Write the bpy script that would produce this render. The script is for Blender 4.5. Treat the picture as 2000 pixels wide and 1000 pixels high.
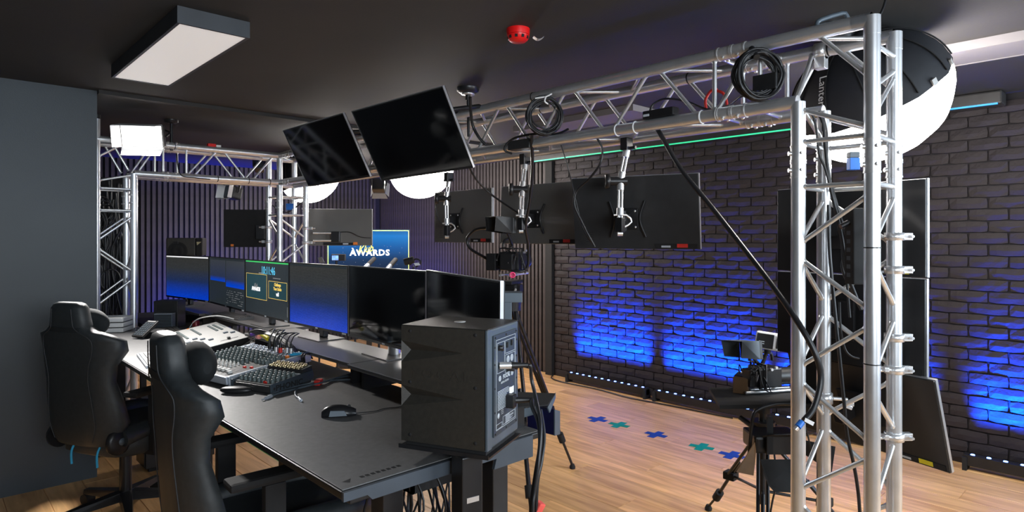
import bpy, bmesh, math, random
from mathutils import Vector, Matrix, noise
random.seed(7)
PI = math.pi
for o in list(bpy.data.objects): bpy.data.objects.remove(o, do_unlink=True)
SC = bpy.context.scene
COL = SC.collection

# ---------------- camera ----------------
F, HC, HY, YAW = 1220.0, 1.5, 466.0, math.radians(43.5)
SN, CS = math.sin(YAW), math.cos(YAW)
cd = bpy.data.cameras.new('camera'); cam = bpy.data.objects.new('camera', cd); COL.objects.link(cam)
cam.location = (0, 0, HC); cam.rotation_euler = (PI/2, 0, -YAW)
cd.sensor_width = 36; cd.lens = F/2000*36; cd.shift_y = -(500-HY)/2000; cd.clip_start = .02
SC.camera = cam

# ---------------- world, exposure, large lights ----------------
wd = bpy.data.worlds.new('world'); SC.world = wd; wd.use_nodes = True
wd.node_tree.nodes['Background'].inputs[0].default_value = (.55, .7, 1, 1)
wd.node_tree.nodes['Background'].inputs[1].default_value = .05
SC.view_settings.view_transform = 'Standard'; SC.view_settings.look = 'None'
SC.view_settings.exposure = 0.0; SC.view_settings.gamma = 1; SC.view_settings.use_curve_mapping = False
LANTERN, PANEL = 36.0, 3.5
def area(name, loc, direction, sx, sy, power, col, spread=PI, up='Y'):
    l = bpy.data.lights.new(name, 'AREA'); l.shape = 'RECTANGLE'; l.size = sx; l.size_y = sy
    l.energy = power; l.color = col; l.spread = spread
    o = bpy.data.objects.new(name, l); COL.objects.link(o); o.location = loc
    o.rotation_euler = Vector(direction).to_track_quat('-Z', up).to_euler()
    return o
# daylight coming in through the window of the near wall, behind the photographer
area('daylight', (3.7, -1.75, 1.6), (-.25, 1, -.05), 2.4, 1.3, 120, (.75, .88, 1))
for y0, y1 in ((4.36, 3.37), (3.29, 2.26), (2.2, 1.1), (.93, -.1)):   # beams of the led bars at the foot of the brick wall
    area('led_beam', (4.955, (y0+y1)/2, .125), (.3, 0, 1), abs(y0-y1)*.9, .03, 95, (.0, .055, 1), math.radians(31), 'Y')
for y0 in (7.75, 6.8):
    area('led_beam', (4.98, y0, .125), (.17, 0, 1), 0.9, .03, 24, (.01, .04, 1), math.radians(60), 'Y')
area('led_wash', (3.2, 8.0, 2.1), (0, 1, .9), 3.2, .04, 1.3, (.02, .06, 1), math.radians(110), 'Y')
for x0 in (2.5, 3.6):
    area('led_beam', (x0, 8.17, .125), (0, .2, 1), 0.9, .03, 24, (.01, .04, 1), math.radians(70), 'Y')

area('soft_fill', (.3, -1.75, 1.75), (.15, 1, .06), 2.2, .9, 55, (.85, .93, 1), math.radians(120))   # soft fill lamp added behind the camera, its window is made up

# ---------------- pixel (2000x1000 frame) to real point, used as a surveying tool ----------------
def ray(px, py):
    x = (px-1000)/F
    return Vector((x*CS+SN, -x*SN+CS, (HY-py)/F))
def W(px, py, d): return Vector((0, 0, HC)) + ray(px, py)*d
def GZ(px, py, z):
    r = ray(px, py); return Vector((0, 0, HC)) + r*((z-HC)/r.z)
def GX(px, py, X):
    r = ray(px, py); return Vector((0, 0, HC)) + r*(X/r.x)
def GY(px, py, Y):
    r = ray(px, py); return Vector((0, 0, HC)) + r*(Y/r.y)
def PJ(p):
    d = p[0]*SN+p[1]*CS; x = p[0]*CS-p[1]*SN
    return (1000+F*x/d, HY-F*(p[2]-HC)/d, d)

# ---------------- materials ----------------
def mat(name, col, rough=.5, metal=0, emit=0, ecol=None, nscale=0, namt=.15, bump=0, spec=.5, coat=0, bscale=None):
    m = bpy.data.materials.new(name); m.use_nodes = True
    nt = m.node_tree; b = nt.nodes['Principled BSDF']
    b.inputs['Base Color'].default_value = (*col, 1); b.inputs['Roughness'].default_value = rough
    b.inputs['Metallic'].default_value = metal; b.inputs['Specular IOR Level'].default_value = spec
    b.inputs['Coat Weight'].default_value = coat
    if emit:
        b.inputs['Emission Color'].default_value = (*(ecol or col), 1); b.inputs['Emission Strength'].default_value = emit
    if nscale:
        tc = nt.nodes.new('ShaderNodeTexCoord'); n = nt.nodes.new('ShaderNodeTexNoise')
        n.inputs['Scale'].default_value = nscale; n.inputs['Detail'].default_value = 4
        nt.links.new(tc.outputs['Object'], n.inputs['Vector'])
        r = nt.nodes.new('ShaderNodeValToRGB')
        r.color_ramp.elements[0].position = .3; r.color_ramp.elements[1].position = .7
        r.color_ramp.elements[0].color = (*[c*(1-namt) for c in col], 1)
        r.color_ramp.elements[1].color = (*[min(1, c*(1+namt)) for c in col], 1)
        nt.links.new(n.outputs['Fac'], r.inputs['Fac']); nt.links.new(r.outputs['Color'], b.inputs['Base Color'])
        if bump:
            n2 = n
            if bscale:
                n2 = nt.nodes.new('ShaderNodeTexNoise'); n2.inputs['Scale'].default_value = bscale
                nt.links.new(tc.outputs['Object'], n2.inputs['Vector'])
            bp = nt.nodes.new('ShaderNodeBump'); bp.inputs['Strength'].default_value = bump; bp.inputs['Distance'].default_value = .004
            nt.links.new(n2.outputs['Fac'], bp.inputs['Height']); nt.links.new(bp.outputs['Normal'], b.inputs['Normal'])
    return m
M = {}
M['wall'] = mat('slate_paint', (.036, .048, .058), .5, nscale=3, namt=.06, bump=.15, bscale=160)
M['ceil'] = mat('black_ceiling_paint', (.03, .0285, .028), .75, nscale=2, namt=.08, bump=.1, bscale=120)
M['dark'] = mat('black_felt', (.008, .008, .01), .9, nscale=40)
M['slat'] = mat('dark_wood_slat', (.045, .037, .038), .6, nscale=12, namt=.2)
M['brick'] = mat('painted_brick', (.024, .019, .021), .62, spec=.3, nscale=7, namt=.18, bump=.5, bscale=60)
M['mortar'] = mat('dark_mortar', (.013, .011, .013), .9, nscale=50, bump=.3)
M['alu'] = mat('aluminium_tube', (.84, .86, .89), .33, .82, nscale=14, namt=.07)
M['alu_b'] = mat('aluminium_brace', (.82, .83, .84), .34, .82, nscale=10, namt=.08)
M['steel'] = mat('bright_steel', (.85, .85, .86), .32, .75, nscale=30, namt=.1)
M['black'] = mat('black_plastic', (.012, .012, .013), .42, nscale=30)
M['satin'] = mat('satin_black_metal', (.018, .018, .02), .35, .2, nscale=20)
M['matt'] = mat('matt_black', (.009, .009, .01), .8, nscale=30)
M['cable'] = mat('black_cable_rubber', (.014, .014, .016), .38, nscale=20)
M['gloss'] = mat('dark_screen_glass', (.004, .004, .005), .07, nscale=2, spec=.5)
M['backpl'] = mat('monitor_back_plastic', (.035, .035, .036), .3, nscale=25, namt=.1)
M['backgl'] = mat('glossy_monitor_back', (.13, .127, .12), .3, nscale=3, namt=.1)
M['edge'] = mat('bright_edge_trim', (.6, .6, .63), .3, .7, nscale=10)
M['white'] = mat('white_plastic', (.8, .8, .8), .45, nscale=10, namt=.03)
M['desk'] = mat('black_desk_mat', (.12, .118, .117), .45, nscale=60, namt=.12, bump=.2, bscale=900)
M['skirt'] = mat('grey_blue_steel', (.06, .075, .095), .45, .2, nscale=8, namt=.1)
M['riser'] = mat('dark_riser_board', (.09, .085, .083), .38, nscale=6, namt=.1)
M['leather'] = mat('black_leatherette', (.028, .033, .036), .45, nscale=50, namt=.15, bump=.2, bscale=900)
M['velvet'] = mat('black_velour', (.008, .011, .013), .85, nscale=60)
M['fabric'] = mat('black_softbox_fabric', (.01, .011, .015), .7, nscale=20, bump=.3)
M['glow'] = mat('lit_white_diffuser', (.9, .9, .9), .6, emit=LANTERN, ecol=(1, .93, .87), nscale=4, namt=.02)
M['led'] = mat('lit_led_panel', (.9, .9, .9), .6, emit=PANEL, ecol=(1, .98, .95), nscale=4, namt=.02)
M['bluedot'] = mat('blue_led_lens', (.3, .4, 1), .3, emit=9, ecol=(.12, .25, 1), nscale=30)
M['green'] = mat('green_led_strip', (.1, .8, .5), .4, emit=.62, ecol=(.0, .8, .3), nscale=30)
M['cyan'] = mat('blue_led_strip', (.05, .4, .8), .4, emit=.6, ecol=(.0, .3, .9), nscale=30)
M['tapeb'] = mat('blue_floor_tape', (.012, .055, .3), .5, nscale=40)
M['tapeg'] = mat('green_floor_tape', (.0, .27, .15), .5, nscale=40)
M['tapelime'] = mat('bright_green_tape', (.02, .62, .12), .5, emit=.0, nscale=40)
M['red'] = mat('red_plastic', (.85, .01, .01), .35, nscale=20, namt=.05)
M['redlab'] = mat('red_label', (.7, .03, .02), .5, nscale=20)
M['orange'] = mat('orange_label', (.8, .22, .03), .5, nscale=20)
M['pink'] = mat('pink_tape', (.9, .35, .35), .5, nscale=20)
M['yellow'] = mat('yellow_label', (.85, .72, .02), .5, nscale=20)
M['purple'] = mat('purple_tag', (.09, .02, .32), .5, nscale=20)
M['blue'] = mat('blue_plastic', (.02, .16, .6), .4, nscale=20)
M['teal'] = mat('light_blue_tie', (.03, .42, .75), .5, nscale=20)
M['speaker'] = mat('grey_speaker_vinyl', (.028, .0255, .021), .5, nscale=80, namt=.15, bump=.3, bscale=500)
M['bluegrey'] = mat('blue_grey_metal', (.085, .11, .135), .42, .1, nscale=12, namt=.08)
M['plate'] = mat('amplifier_plate', (.045, .06, .075), .45, .2, nscale=12, namt=.08)
M['print'] = mat('white_print', (.55, .6, .65), .6, nscale=20, namt=.05)
M['console'] = mat('light_grey_console', (.38, .375, .36), .45, nscale=20, namt=.04)
M['silver'] = mat('silver_console_rail', (.5, .55, .62), .35, .5, nscale=15, namt=.06)
M['knob'] = mat('grey_green_knob', (.11, .14, .14), .5, nscale=20)
M['knobw'] = mat('white_knob', (.7, .7, .68), .5, nscale=20)
M['gold'] = mat('pale_brass', (.6, .5, .3), .35, .9, nscale=20)
M['brown'] = mat('brown_board', (.2, .11, .05), .6, nscale=20)
M['bluepl'] = mat('deep_blue_metal', (.008, .01, .06), .4, nscale=8)
M['lampd'] = mat('opal_diffuser_added_glow', (.85, .83, .8), .5, emit=.42, ecol=(1, .95, .92), nscale=3, namt=.03)  # weak glow added for panel light falling on an unlit diffuser
M['paneloff'] = mat('unlit_lamp_panel', (.2, .19, .2), .5, nscale=5, namt=.03)
M['lampframe'] = mat('dark_lamp_frame', (.03, .034, .04), .5, nscale=8)
M['backdk'] = mat('dark_monitor_back', (.02, .02, .021), .22, nscale=3)
M['pinkring'] = mat('pink_ring', (.9, .05, .2), .4, nscale=20)

def wood():
    m = bpy.data.materials.new('oak_laminate'); m.use_nodes = True; nt = m.node_tree; b = nt.nodes['Principled BSDF']
    tc = nt.nodes.new('ShaderNodeTexCoord'); oi = nt.nodes.new('ShaderNodeObjectInfo')
    mp = nt.nodes.new('ShaderNodeMapping'); mp.inputs['Scale'].default_value = (14, 1.3, 1)
    add = nt.nodes.new('ShaderNodeVectorMath'); add.operation = 'ADD'
    cmb = nt.nodes.new('ShaderNodeVectorMath'); cmb.operation = 'SCALE'; cmb.inputs[3].default_value = 50
    nt.links.new(oi.outputs['Location'], cmb.inputs[0])
    nt.links.new(tc.outputs['Object'], mp.inputs['Vector']); nt.links.new(mp.outputs[0], add.inputs[0]); nt.links.new(cmb.outputs[0], add.inputs[1])
    n = nt.nodes.new('ShaderNodeTexNoise'); n.inputs['Scale'].default_value = 1.6; n.inputs['Detail'].default_value = 7; n.inputs['Distortion'].default_value = .6
    nt.links.new(add.outputs[0], n.inputs['Vector'])
    r = nt.nodes.new('ShaderNodeValToRGB'); e = r.color_ramp.elements
    e[0].position = .3; e[0].color = (.52, .27, .105, 1); e[1].position = .72; e[1].color = (.88, .53, .235, 1)
    nt.links.new(n.outputs['Fac'], r.inputs['Fac'])
    mx = nt.nodes.new('ShaderNodeHueSaturation'); nt.links.new(r.outputs['Color'], mx.inputs['Color'])
    mr = nt.nodes.new('ShaderNodeMapRange'); mr.inputs['To Min'].default_value = .85; mr.inputs['To Max'].default_value = 1.12
    wn = nt.nodes.new('ShaderNodeTexWhiteNoise'); nt.links.new(oi.outputs['Location'], wn.inputs['Vector'])
    nt.links.new(wn.outputs['Value'], mr.inputs['Value']); nt.links.new(mr.outputs[0], mx.inputs['Value'])
    nt.links.new(mx.outputs[0], b.inputs['Base Color']); b.inputs['Roughness'].default_value = .42
    return m
M['wood'] = wood()

# ---------------- mesh builder ----------------
class MB:
    def __init__(s): s.v = []; s.f = []; s.sm = []
    def add(s, vs, fs, smooth=False):
        n = len(s.v); s.v += [tuple(p) for p in vs]; s.f += [tuple(i+n for i in f) for f in fs]; s.sm += [smooth]*len(fs); return s
    def hexa(s, p):   # 8 corners: bottom 0-3 ccw, top 4-7
        return s.add(p, [(3, 2, 1, 0), (4, 5, 6, 7), (0, 1, 5, 4), (1, 2, 6, 5), (2, 3, 7, 6), (3, 0, 4, 7)])
    def box(s, a, b, m=None, bev=0):
        x0, y0, z0 = [min(p, q) for p, q in zip(a, b)]; x1, y1, z1 = [max(p, q) for p, q in zip(a, b)]
        if bev and min(x1-x0, y1-y0, z1-z0) > 2.2*bev:
            bm = bmesh.new(); bmesh.ops.create_cube(bm, size=1)
            for v in bm.verts: v.co = Vector(((x0+x1)/2+v.co.x*(x1-x0), (y0+y1)/2+v.co.y*(y1-y0), (z0+z1)/2+v.co.z*(z1-z0)))
            bmesh.ops.bevel(bm, geom=bm.edges[:], offset=bev, segments=2, affect='EDGES', profile=.6)
            bm.verts.index_update(); vs = [v.co.copy() for v in bm.verts]; fs = [[v.index for v in f.verts] for f in bm.faces]; bm.free()
        else:
            vs = [Vector(p) for p in ((x0, y0, z0), (x1, y0, z0), (x1, y1, z0), (x0, y1, z0), (x0, y0, z1), (x1, y0, z1), (x1, y1, z1), (x0, y1, z1))]
            fs = [(3, 2, 1, 0), (4, 5, 6, 7), (0, 1, 5, 4), (1, 2, 6, 5), (2, 3, 7, 6), (3, 0, 4, 7)]
        if m is not None: vs = [m @ v for v in vs]
        return s.add(vs, fs)
    def cyl(s, p0, p1, r, n=12, r1=None, cap=True):
        p0, p1 = Vector(p0), Vector(p1); d = (p1-p0)
        if d.length < 1e-6: return s
        q = d.to_track_quat('Z', 'Y'); r1 = r if r1 is None else r1
        vs = [p0+q@Vector((r*math.cos(2*PI*i/n), r*math.sin(2*PI*i/n), 0)) for i in range(n)]
        vs += [p1+q@Vector((r1*math.cos(2*PI*i/n), r1*math.sin(2*PI*i/n), 0)) for i in range(n)]
        s.add(vs, [(i, (i+1) % n, n+(i+1) % n, n+i) for i in range(n)], True)
        if cap: s.add(vs, [tuple(range(n-1, -1, -1)), tuple(range(n, 2*n))])
        return s
    def path(s, pts, r, n=6, sub=6, closed=False):
        P = [Vector(p) for p in pts]
        if sub > 1 and len(P) > 2:
            Q = []; L = len(P)
            rng = range(L if closed else L-1)
            for i in rng:
                g = lambda k: P[k % L] if closed else P[max(0, min(L-1, k))]
                a, b, c, d = g(i-1), g(i), g(i+1), g(i+2)
                for j in range(sub):
                    t = j/sub
                    Q.append(.5*((2*b)+(c-a)*t+(2*a-5*b+4*c-d)*t*t+(3*b-a-3*c+d)*t**3))
            if not closed: Q.append(P[-1])
            P = Q
        L = len(P); rings = []; prev = None
        for i, p in enumerate(P):
            t = (P[(i+1) % L]-P[i-1]) if closed else (P[min(i+1, L-1)]-P[max(i-1, 0)])
            if t.length < 1e-9: t = Vector((0, 0, 1))
            t.normalize()
            if prev is None: u = t.orthogonal().normalized()
            else:
                u = prev-t*prev.dot(t); u = u.normalized() if u.length > 1e-6 else t.orthogonal().normalized()
            prev = u; w = t.cross(u)
            rings.append([p+(u*math.cos(2*PI*k/n)+w*math.sin(2*PI*k/n))*r for k in range(n)])
        vs = [v for rg in rings for v in rg]; fs = []
        for i in range(L if closed else L-1):
            a, b = i*n, ((i+1) % L)*n
            fs += [(a+k, a+(k+1) % n, b+(k+1) % n, b+k) for k in range(n)]
        s.add(vs, fs, True)
        if not closed: s.add(vs, [tuple(range(n-1, -1, -1)), tuple(range((L-1)*n, L*n))])
        return s
    def lathe(s, prof, m=None, n=20, smooth=True):
        vs = []; fs = []
        for (r, z) in prof:
            for k in range(n):
                p = Vector((r*math.cos(2*PI*k/n), r*math.sin(2*PI*k/n), z)); vs.append(m@p if m is not None else p)
        for i in range(len(prof)-1):
            for k in range(n): fs.append((i*n+k, i*n+(k+1) % n, (i+1)*n+(k+1) % n, (i+1)*n+k))
        s.add(vs, fs, smooth)
        if prof[0][0] > 1e-4: s.add(vs[:n], [tuple(range(n-1, -1, -1))])
        if prof[-1][0] > 1e-4: s.add(vs[-n:], [tuple(range(n))])
        return s
    def loft(s, rings, smooth=True, cap=True):
        n = len(rings[0]); vs = [p for r in rings for p in r]; fs = []
        for i in range(len(rings)-1):
            for k in range(n): fs.append((i*n+k, i*n+(k+1) % n, (i+1)*n+(k+1) % n, (i+1)*n+k))
        s.add(vs, fs, smooth)
        if cap: s.add(rings[0], [tuple(range(n-1, -1, -1))]); s.add(rings[-1], [tuple(range(n))])
        return s
    def prism(s, poly, h, m=None, both=False):   # poly in xy, extruded along +z by h
        n = len(poly); vs = [Vector((x, y, 0)) for x, y in poly]+[Vector((x, y, h)) for x, y in poly]
        if m is not None: vs = [m@v for v in vs]
        return s.add(vs, [tuple(range(n-1, -1, -1)), tuple(range(n, 2*n))]+[(i, (i+1) % n, n+(i+1) % n, n+i) for i in range(n)])
    def mesh(s, name):
        me = bpy.data.meshes.new(name); me.from_pydata(s.v, [], s.f); me.validate(clean_customdata=False)
        if len(me.polygons) == len(s.sm): me.polygons.foreach_set('use_smooth', s.sm)
        me.update(); return me

def obj(name, mesh, m=None, parent=None, kind=None, label=None):
    if isinstance(mesh, MB): mesh = mesh.mesh(name)
    if m is not None and not mesh.materials: mesh.materials.append(M[m] if isinstance(m, str) else m)
    o = bpy.data.objects.new(name, mesh); COL.objects.link(o)
    if parent is not None:
        o.parent = parent
        if parent.get('_w'): o.location = -Vector(parent['_w'])
    if kind: o['kind'] = kind
    if label: o['label'] = label
    return o
def tag(o, label, cat, group=None, kind=None):
    o['label'] = label; o['category'] = cat
    if group: o['group'] = group
    if kind: o['kind'] = kind
    return o
def thing(name, label, cat, loc, group=None, mtx=None):
    """Empty at the base; with mtx the parts are built in local coordinates, otherwise in room coordinates."""
    o = bpy.data.objects.new(name, None); COL.objects.link(o); o.empty_display_size = .05
    if mtx is not None: o.matrix_world = mtx
    else:
        o.location = Vector(loc); o['_w'] = tuple(Vector(loc)) if Vector(loc).length > 0 else None
    tag(o, label, cat, group); return o
def kids(o): return [c for c in bpy.data.objects if c.parent is o]
def dup(root, mtx, label, group=None):
    r = root.copy(); COL.objects.link(r); r.matrix_world = mtx; r['label'] = label
    if group: r['group'] = group
    for ch in kids(root):
        c = ch.copy(); COL.objects.link(c); c.parent = r
        for g in kids(ch):
            d = g.copy(); COL.objects.link(d); d.parent = c
    return r
def text(name, body, size, mtx, m, parent, align='CENTER', ext=.0004, shear=0, sx=1, bold=0, spacing=1):
    c = bpy.data.curves.new(name, 'FONT'); c.body = body; c.size = size; c.align_x = align; c.align_y = 'CENTER'
    c.extrude = ext; c.shear = shear; c.offset = bold; c.resolution_u = 2; c.space_character = spacing
    t = bpy.data.objects.new('tmp', c); COL.objects.link(t)
    me = bpy.data.meshes.new_from_object(t.evaluated_get(bpy.context.evaluated_depsgraph_get()))
    bpy.data.objects.remove(t, do_unlink=True); bpy.data.curves.remove(c)
    me.transform(mtx @ Matrix.Scale(sx, 4, (1, 0, 0))); me.materials.clear()
    return obj(name, me, m, parent)
def RT(loc, rz=0, rx=0, ry=0): return Matrix.Translation(Vector(loc)) @ Matrix.Rotation(rz, 4, 'Z') @ Matrix.Rotation(rx, 4, 'X') @ Matrix.Rotation(ry, 4, 'Y')
FACE = Matrix.Rotation(PI/2, 4, 'X')      # text lying in xy turned to face -Y, reading along +X
# ======================= THE SETTING =======================
CZ = 2.43
def struct(name, mb, m, parent=None): return obj(name, mb, m, parent, 'structure' if parent is None else None)
XW, YF = 5.07, 8.36
fl = struct('floor', MB().box((-2, -2, -.06), (5.3, 8.5, -.012)), 'dark')
PWD, PLN = .19, 1.38
plank_meshes = {}
def plank_mesh(L):
    k = round(L, 3)
    if k not in plank_meshes:
        b = MB(); w = PWD/2-.0008; l = L/2-.0008; c = .0015
        b.add([(-w+c, -l+c, 0), (w-c, -l+c, 0), (w-c, l-c, 0), (-w+c, l-c, 0), (-w, -l, -.002), (w, -l, -.002), (w, l, -.002), (-w, l, -.002), (-w, -l, -.012), (w, -l, -.012), (w, l, -.012), (-w, l, -.012)],
              [(0, 1, 2, 3), (4, 5, 1, 0), (5, 6, 2, 1), (6, 7, 3, 2), (7, 4, 0, 3), (8, 9, 5, 4), (9, 10, 6, 5), (10, 11, 7, 6), (11, 8, 4, 7)])
        plank_meshes[k] = b.mesh('plank'); plank_meshes[k].materials.append(M['wood'])
    return plank_meshes[k]
i = 0; x = -.6
while x < XW:
    y = -1.9+(i*0.53 % PLN)-PLN
    while y < YF:
        L = PLN; a, b_ = max(y, -1.9), min(y+L, YF)
        if b_-a > .05:
            o = obj('plank', plank_mesh(b_-a), None, fl); o.location = (x+PWD/2, (a+b_)/2, 0)
        y += PLN
    x += PWD; i += 1
struct('ceiling', MB().box((-2, -2, CZ), (5.3, 8.5, CZ+.1)), 'ceil')
struct('trim_1', MB().box((.812, 4.6, CZ-.025), (5.0, 4.65, CZ)), 'ceil')
struct('wall_left', MB().box((-2, 4.65, 0), (.812, 4.75, CZ)), 'wall')
struct('wall_recess', MB().box((.1, 4.75, 0), (.2, 8.5, CZ)), 'wall')
struct('wall_far', MB().box((.1, YF, 0), (5.2, YF+.1, CZ)), 'dark')
struct('wall_side', MB().box((5.13, 4.7, 0), (5.23, YF, CZ)), 'dark')
struct('wall_west', MB().box((-2, -2, 0), (-1.9, 4.7, CZ)), 'wall')
near = MB()
near.box((-2, -2, 0), (5.3, -1.9, .95)); near.box((-2, -2, 2.25), (5.3, -1.9, CZ)); near.box((-2, -2, .95), (-.9, -1.9, 2.25)); near.box((1.5, -2, .95), (2.4, -1.9, 2.25)); near.box((5.0, -2, .95), (5.3, -1.9, 2.25))
struct('wall_near', near, 'wall')
wn = MB()
for xx in (2.4, 3.26, 4.12, 4.96): wn.box((xx, -1.97, .95), (xx+.04, -1.92, 2.25))
wn.box((2.4, -1.97, .95), (5.0, -1.92, .99)); wn.box((2.4, -1.97, 2.21), (5.0, -1.92, 2.25))
struct('window_1', wn, 'white')
wn = MB()
for xx in (-.9, .28, 1.46): wn.box((xx, -1.97, .95), (xx+.04, -1.92, 2.25))
wn.box((-.9, -1.97, .95), (1.5, -1.92, .99)); wn.box((-.9, -1.97, 2.21), (1.5, -1.92, 2.25))
struct('added_fill_frame', wn, 'white')  # made-up window frame, added to house the soft fill lamp
# baseboard strip under the partition
# acoustic slats: each slat a part
def slat_wall(parent, p0, direction, n, pitch, w, dep, normal, z0=0.0, z1=2.34, skip=()):
    D = Vector(direction); N = Vector(normal)
    b = MB(); hw = w/2
    c = [D*-hw, D*hw, D*hw+N*dep, D*-hw+N*dep]
    Z = Vector((0, 0, 1)); b.hexa([q+Z*z0 for q in c]+[q+Z*z1 for q in c]); me = b.mesh('slat'); me.materials.append(M['slat'])
    for k in range(n):
        o = bpy.data.objects.new('slat', me); COL.objects.link(o); o.parent = parent; o.location = Vector(p0)+D*(k*pitch)
wf = bpy.data.objects['wall_far']; ws = bpy.data.objects['wall_side']
slat_wall(wf, (1.25, YF, 0), (1, 0, 0), 64, .06, .036, .02, (0, -1, 0), z1=CZ)
slat_wall(ws, (5.13, 4.80, 0), (0, 1, 0), 59, .06, .036, .02, (-1, 0, 0), z1=CZ)
struct('trim_2', MB().box((5.02, 4.66, 0), (5.14, 4.755, CZ)), 'matt')
# brick wall: each brick a part
wr = struct('wall_right', MB().box((XW, -1.95, 0), (XW+.13, 4.68, CZ)), 'mortar')
BW, BH = .2135, .077
def brick_mesh(seed, L):
    rd = random.Random(seed); b = MB(); nx, nz = 6, 3; vs = []
    w, h = L/2-.004, BH/2-.0035
    for j in range(nz):
        for i_ in range(nx):
            u, v = i_/(nx-1)*2-1, j/(nz-1)*2-1
            edge = (abs(u) == 1) or (abs(v) == 1)
            yy = u*w+(rd.uniform(-.003, .002) if edge else rd.uniform(-.01, .01)); zz = v*h+rd.uniform(-.003, .0015)*(1 if edge else 1.5)
            if abs(u) == 1 and abs(v) == 1: yy *= .975; zz *= .9
            vs.append((-(.0125 if edge else .0165)+rd.uniform(-.0016, .0016), yy, zz))
    F_ = [(j*nx+i_, j*nx+i_+1, (j+1)*nx+i_+1, (j+1)*nx+i_) for j in range(nz-1) for i_ in range(nx-1)]
    F_ = [f[::-1] for f in F_]
    ring = [i_ for i_ in range(nx)]+[j*nx+nx-1 for j in range(1, nz)]+[(nz-1)*nx+i_ for i_ in range(nx-2, -1, -1)]+[j*nx for j in range(nz-2, 0, -1)]
    n0 = len(vs); vs += [(.0, vs[k][1]*1.012, vs[k][2]*1.03) for k in ring]; R = len(ring)
    F_ += [(ring[k], n0+k, n0+(k+1) % R, ring[(k+1) % R])[::-1] for k in range(R)]
    b.add(vs, F_); return b
brick_lib = [brick_mesh(s, BW) for s in range(14)]
brick_me = []
for b in brick_lib:
    me = b.mesh('brick'); me.materials.append(M['brick']); brick_me.append(me)
slots = []
rows = int(CZ/BH)
for r in range(rows):
    y = 4.66-BW/2-(BW/2 if r % 2 else 0); 
    if r % 2: slots.append((4.66-BW/4-.003, r, True))
    while y > -1.0:
        slots.append((y, r, False)); y -= BW
def vis(y, z):
    px, py, d = PJ((XW, y, z)); return 1080 < px < 2010 and 150 < py < 950
cand = []
for k, (y, r, half) in enumerate(slots):
    z = (r+.5)*BH; px, py, d = PJ((XW, y, z))
    hid = (1370 < px < 1540 and False) or (1525 < px < 1800 and 300 < py < 950)
    if vis(y, z) and not half and d > .5: cand.append((d+(5 if hid else 0), k))
cand.sort(); single = {k for _, k in cand[:300]}
rest = MB(); rd = random.Random(3)
for k, (y, r, half) in enumerate(slots):
    z = (r+.5)*BH; v = rd.randrange(14); dx = rd.uniform(-.003, .003)
    if k in single:
        o = bpy.data.objects.new('brick', brick_me[v]); COL.objects.link(o); o.parent = wr; o.location = (XW+dx, y, z)
    else:
        s = .48 if half else 1
        rest.add([(p[0]+XW+dx, p[1]*s+y, p[2]+z) for p in brick_lib[v].v], brick_lib[v].f)
obj('brickwork', rest, 'brick', wr, 'stuff')

# ======================= FLOOR TAPE =======================
cr = [(-.075, -.025), (-.025, -.025), (-.025, -.075), (.025, -.075), (.025, -.025), (.075, -.025), (.075, .025), (.025, .025), (.025, .075), (-.025, .075), (-.025, .025), (-.075, .025)]
for k, (px, py, c) in enumerate(((1167, 819, 'tapeb'), (1209, 830, 'tapeg'), (1281, 849, 'tapeb'), (1370, 873, 'tapeg'), (1429, 889, 'tapeb'))):
    p = GZ(px, py, 0); o = obj('tape_cross', MB().prism([(x*1.15, y*1.15) for x, y in cr], .0015), c)
    o.location = (p.x, p.y, .0002); o.rotation_euler = (0, 0, math.radians((3, 8, 4, 12, 5)[k]))
    tag(o, ['blue tape cross on the floor, farthest of the five', 'green tape cross on the floor, second farthest', 'blue tape cross in the middle of the row of five', 'green tape cross on the floor, second nearest', 'blue tape cross nearest to the lamp on the black tripod'][k], 'floor mark', 'tape crosses on the wooden floor')
o = obj('floor_tape', MB().box((1.755, 2.6, .0002), (1.795, 7.6, .0016)), 'tapelime'); tag(o, 'long bright green tape line on the floor under the desk', 'floor tape')

# ======================= LED BARS =======================
def led_bar(name, y0, y1, label, x=4.955, first=None):
    r = thing('led_bar', label, 'led light bar', (x, (y0+y1)/2, 0), 'blue led bars along the foot of the wall')
    a, b_ = min(y0, y1), max(y0, y1)
    obj('housing', MB().box((x-.035, a, .03), (x+.03, b_, .1), bev=.006), 'satin', r)
    f = MB()
    for yy in (a+.012, b_-.012): f.box((x-.05, yy-.012, 0), (x+.045, yy+.012, .085))
    obj('bracket', f, 'matt', r)
    n = 12
    for k in range(n):
        yy = a+.05+(b_-a-.1)*k/(n-1)
        obj('lens', MB().lathe([(.013, 0), (.011, .004), (0, .006)], Matrix.Translation((x-.01, yy, .1)), 10), 'bluedot', r)
    return r
led_bar('b', 4.36, 3.37, 'blue led bar on the floor nearest the slatted wall')
led_bar('b', 3.29, 2.26, 'second blue led bar on the floor, beside the five tape crosses')
led_bar('b', 2.2, 1.1, 'third blue led bar on the floor, behind the big truss tower')
led_bar('b', .93, -.1, 'blue led bar on the floor at the right edge of the view')
c = obj('floor_cable', MB().path([(5.0, 4.62, .012), (4.9, 4.55, .01), (4.85, 4.35, .01), (4.87, 3.9, .01), (4.82, 3.5, .01), (4.86, 3.1, .01), (4.9, 2.5, .01)], .006), 'cable')
tag(c, 'thin black cable lying on the floor along the led bars', 'cable')

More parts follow.
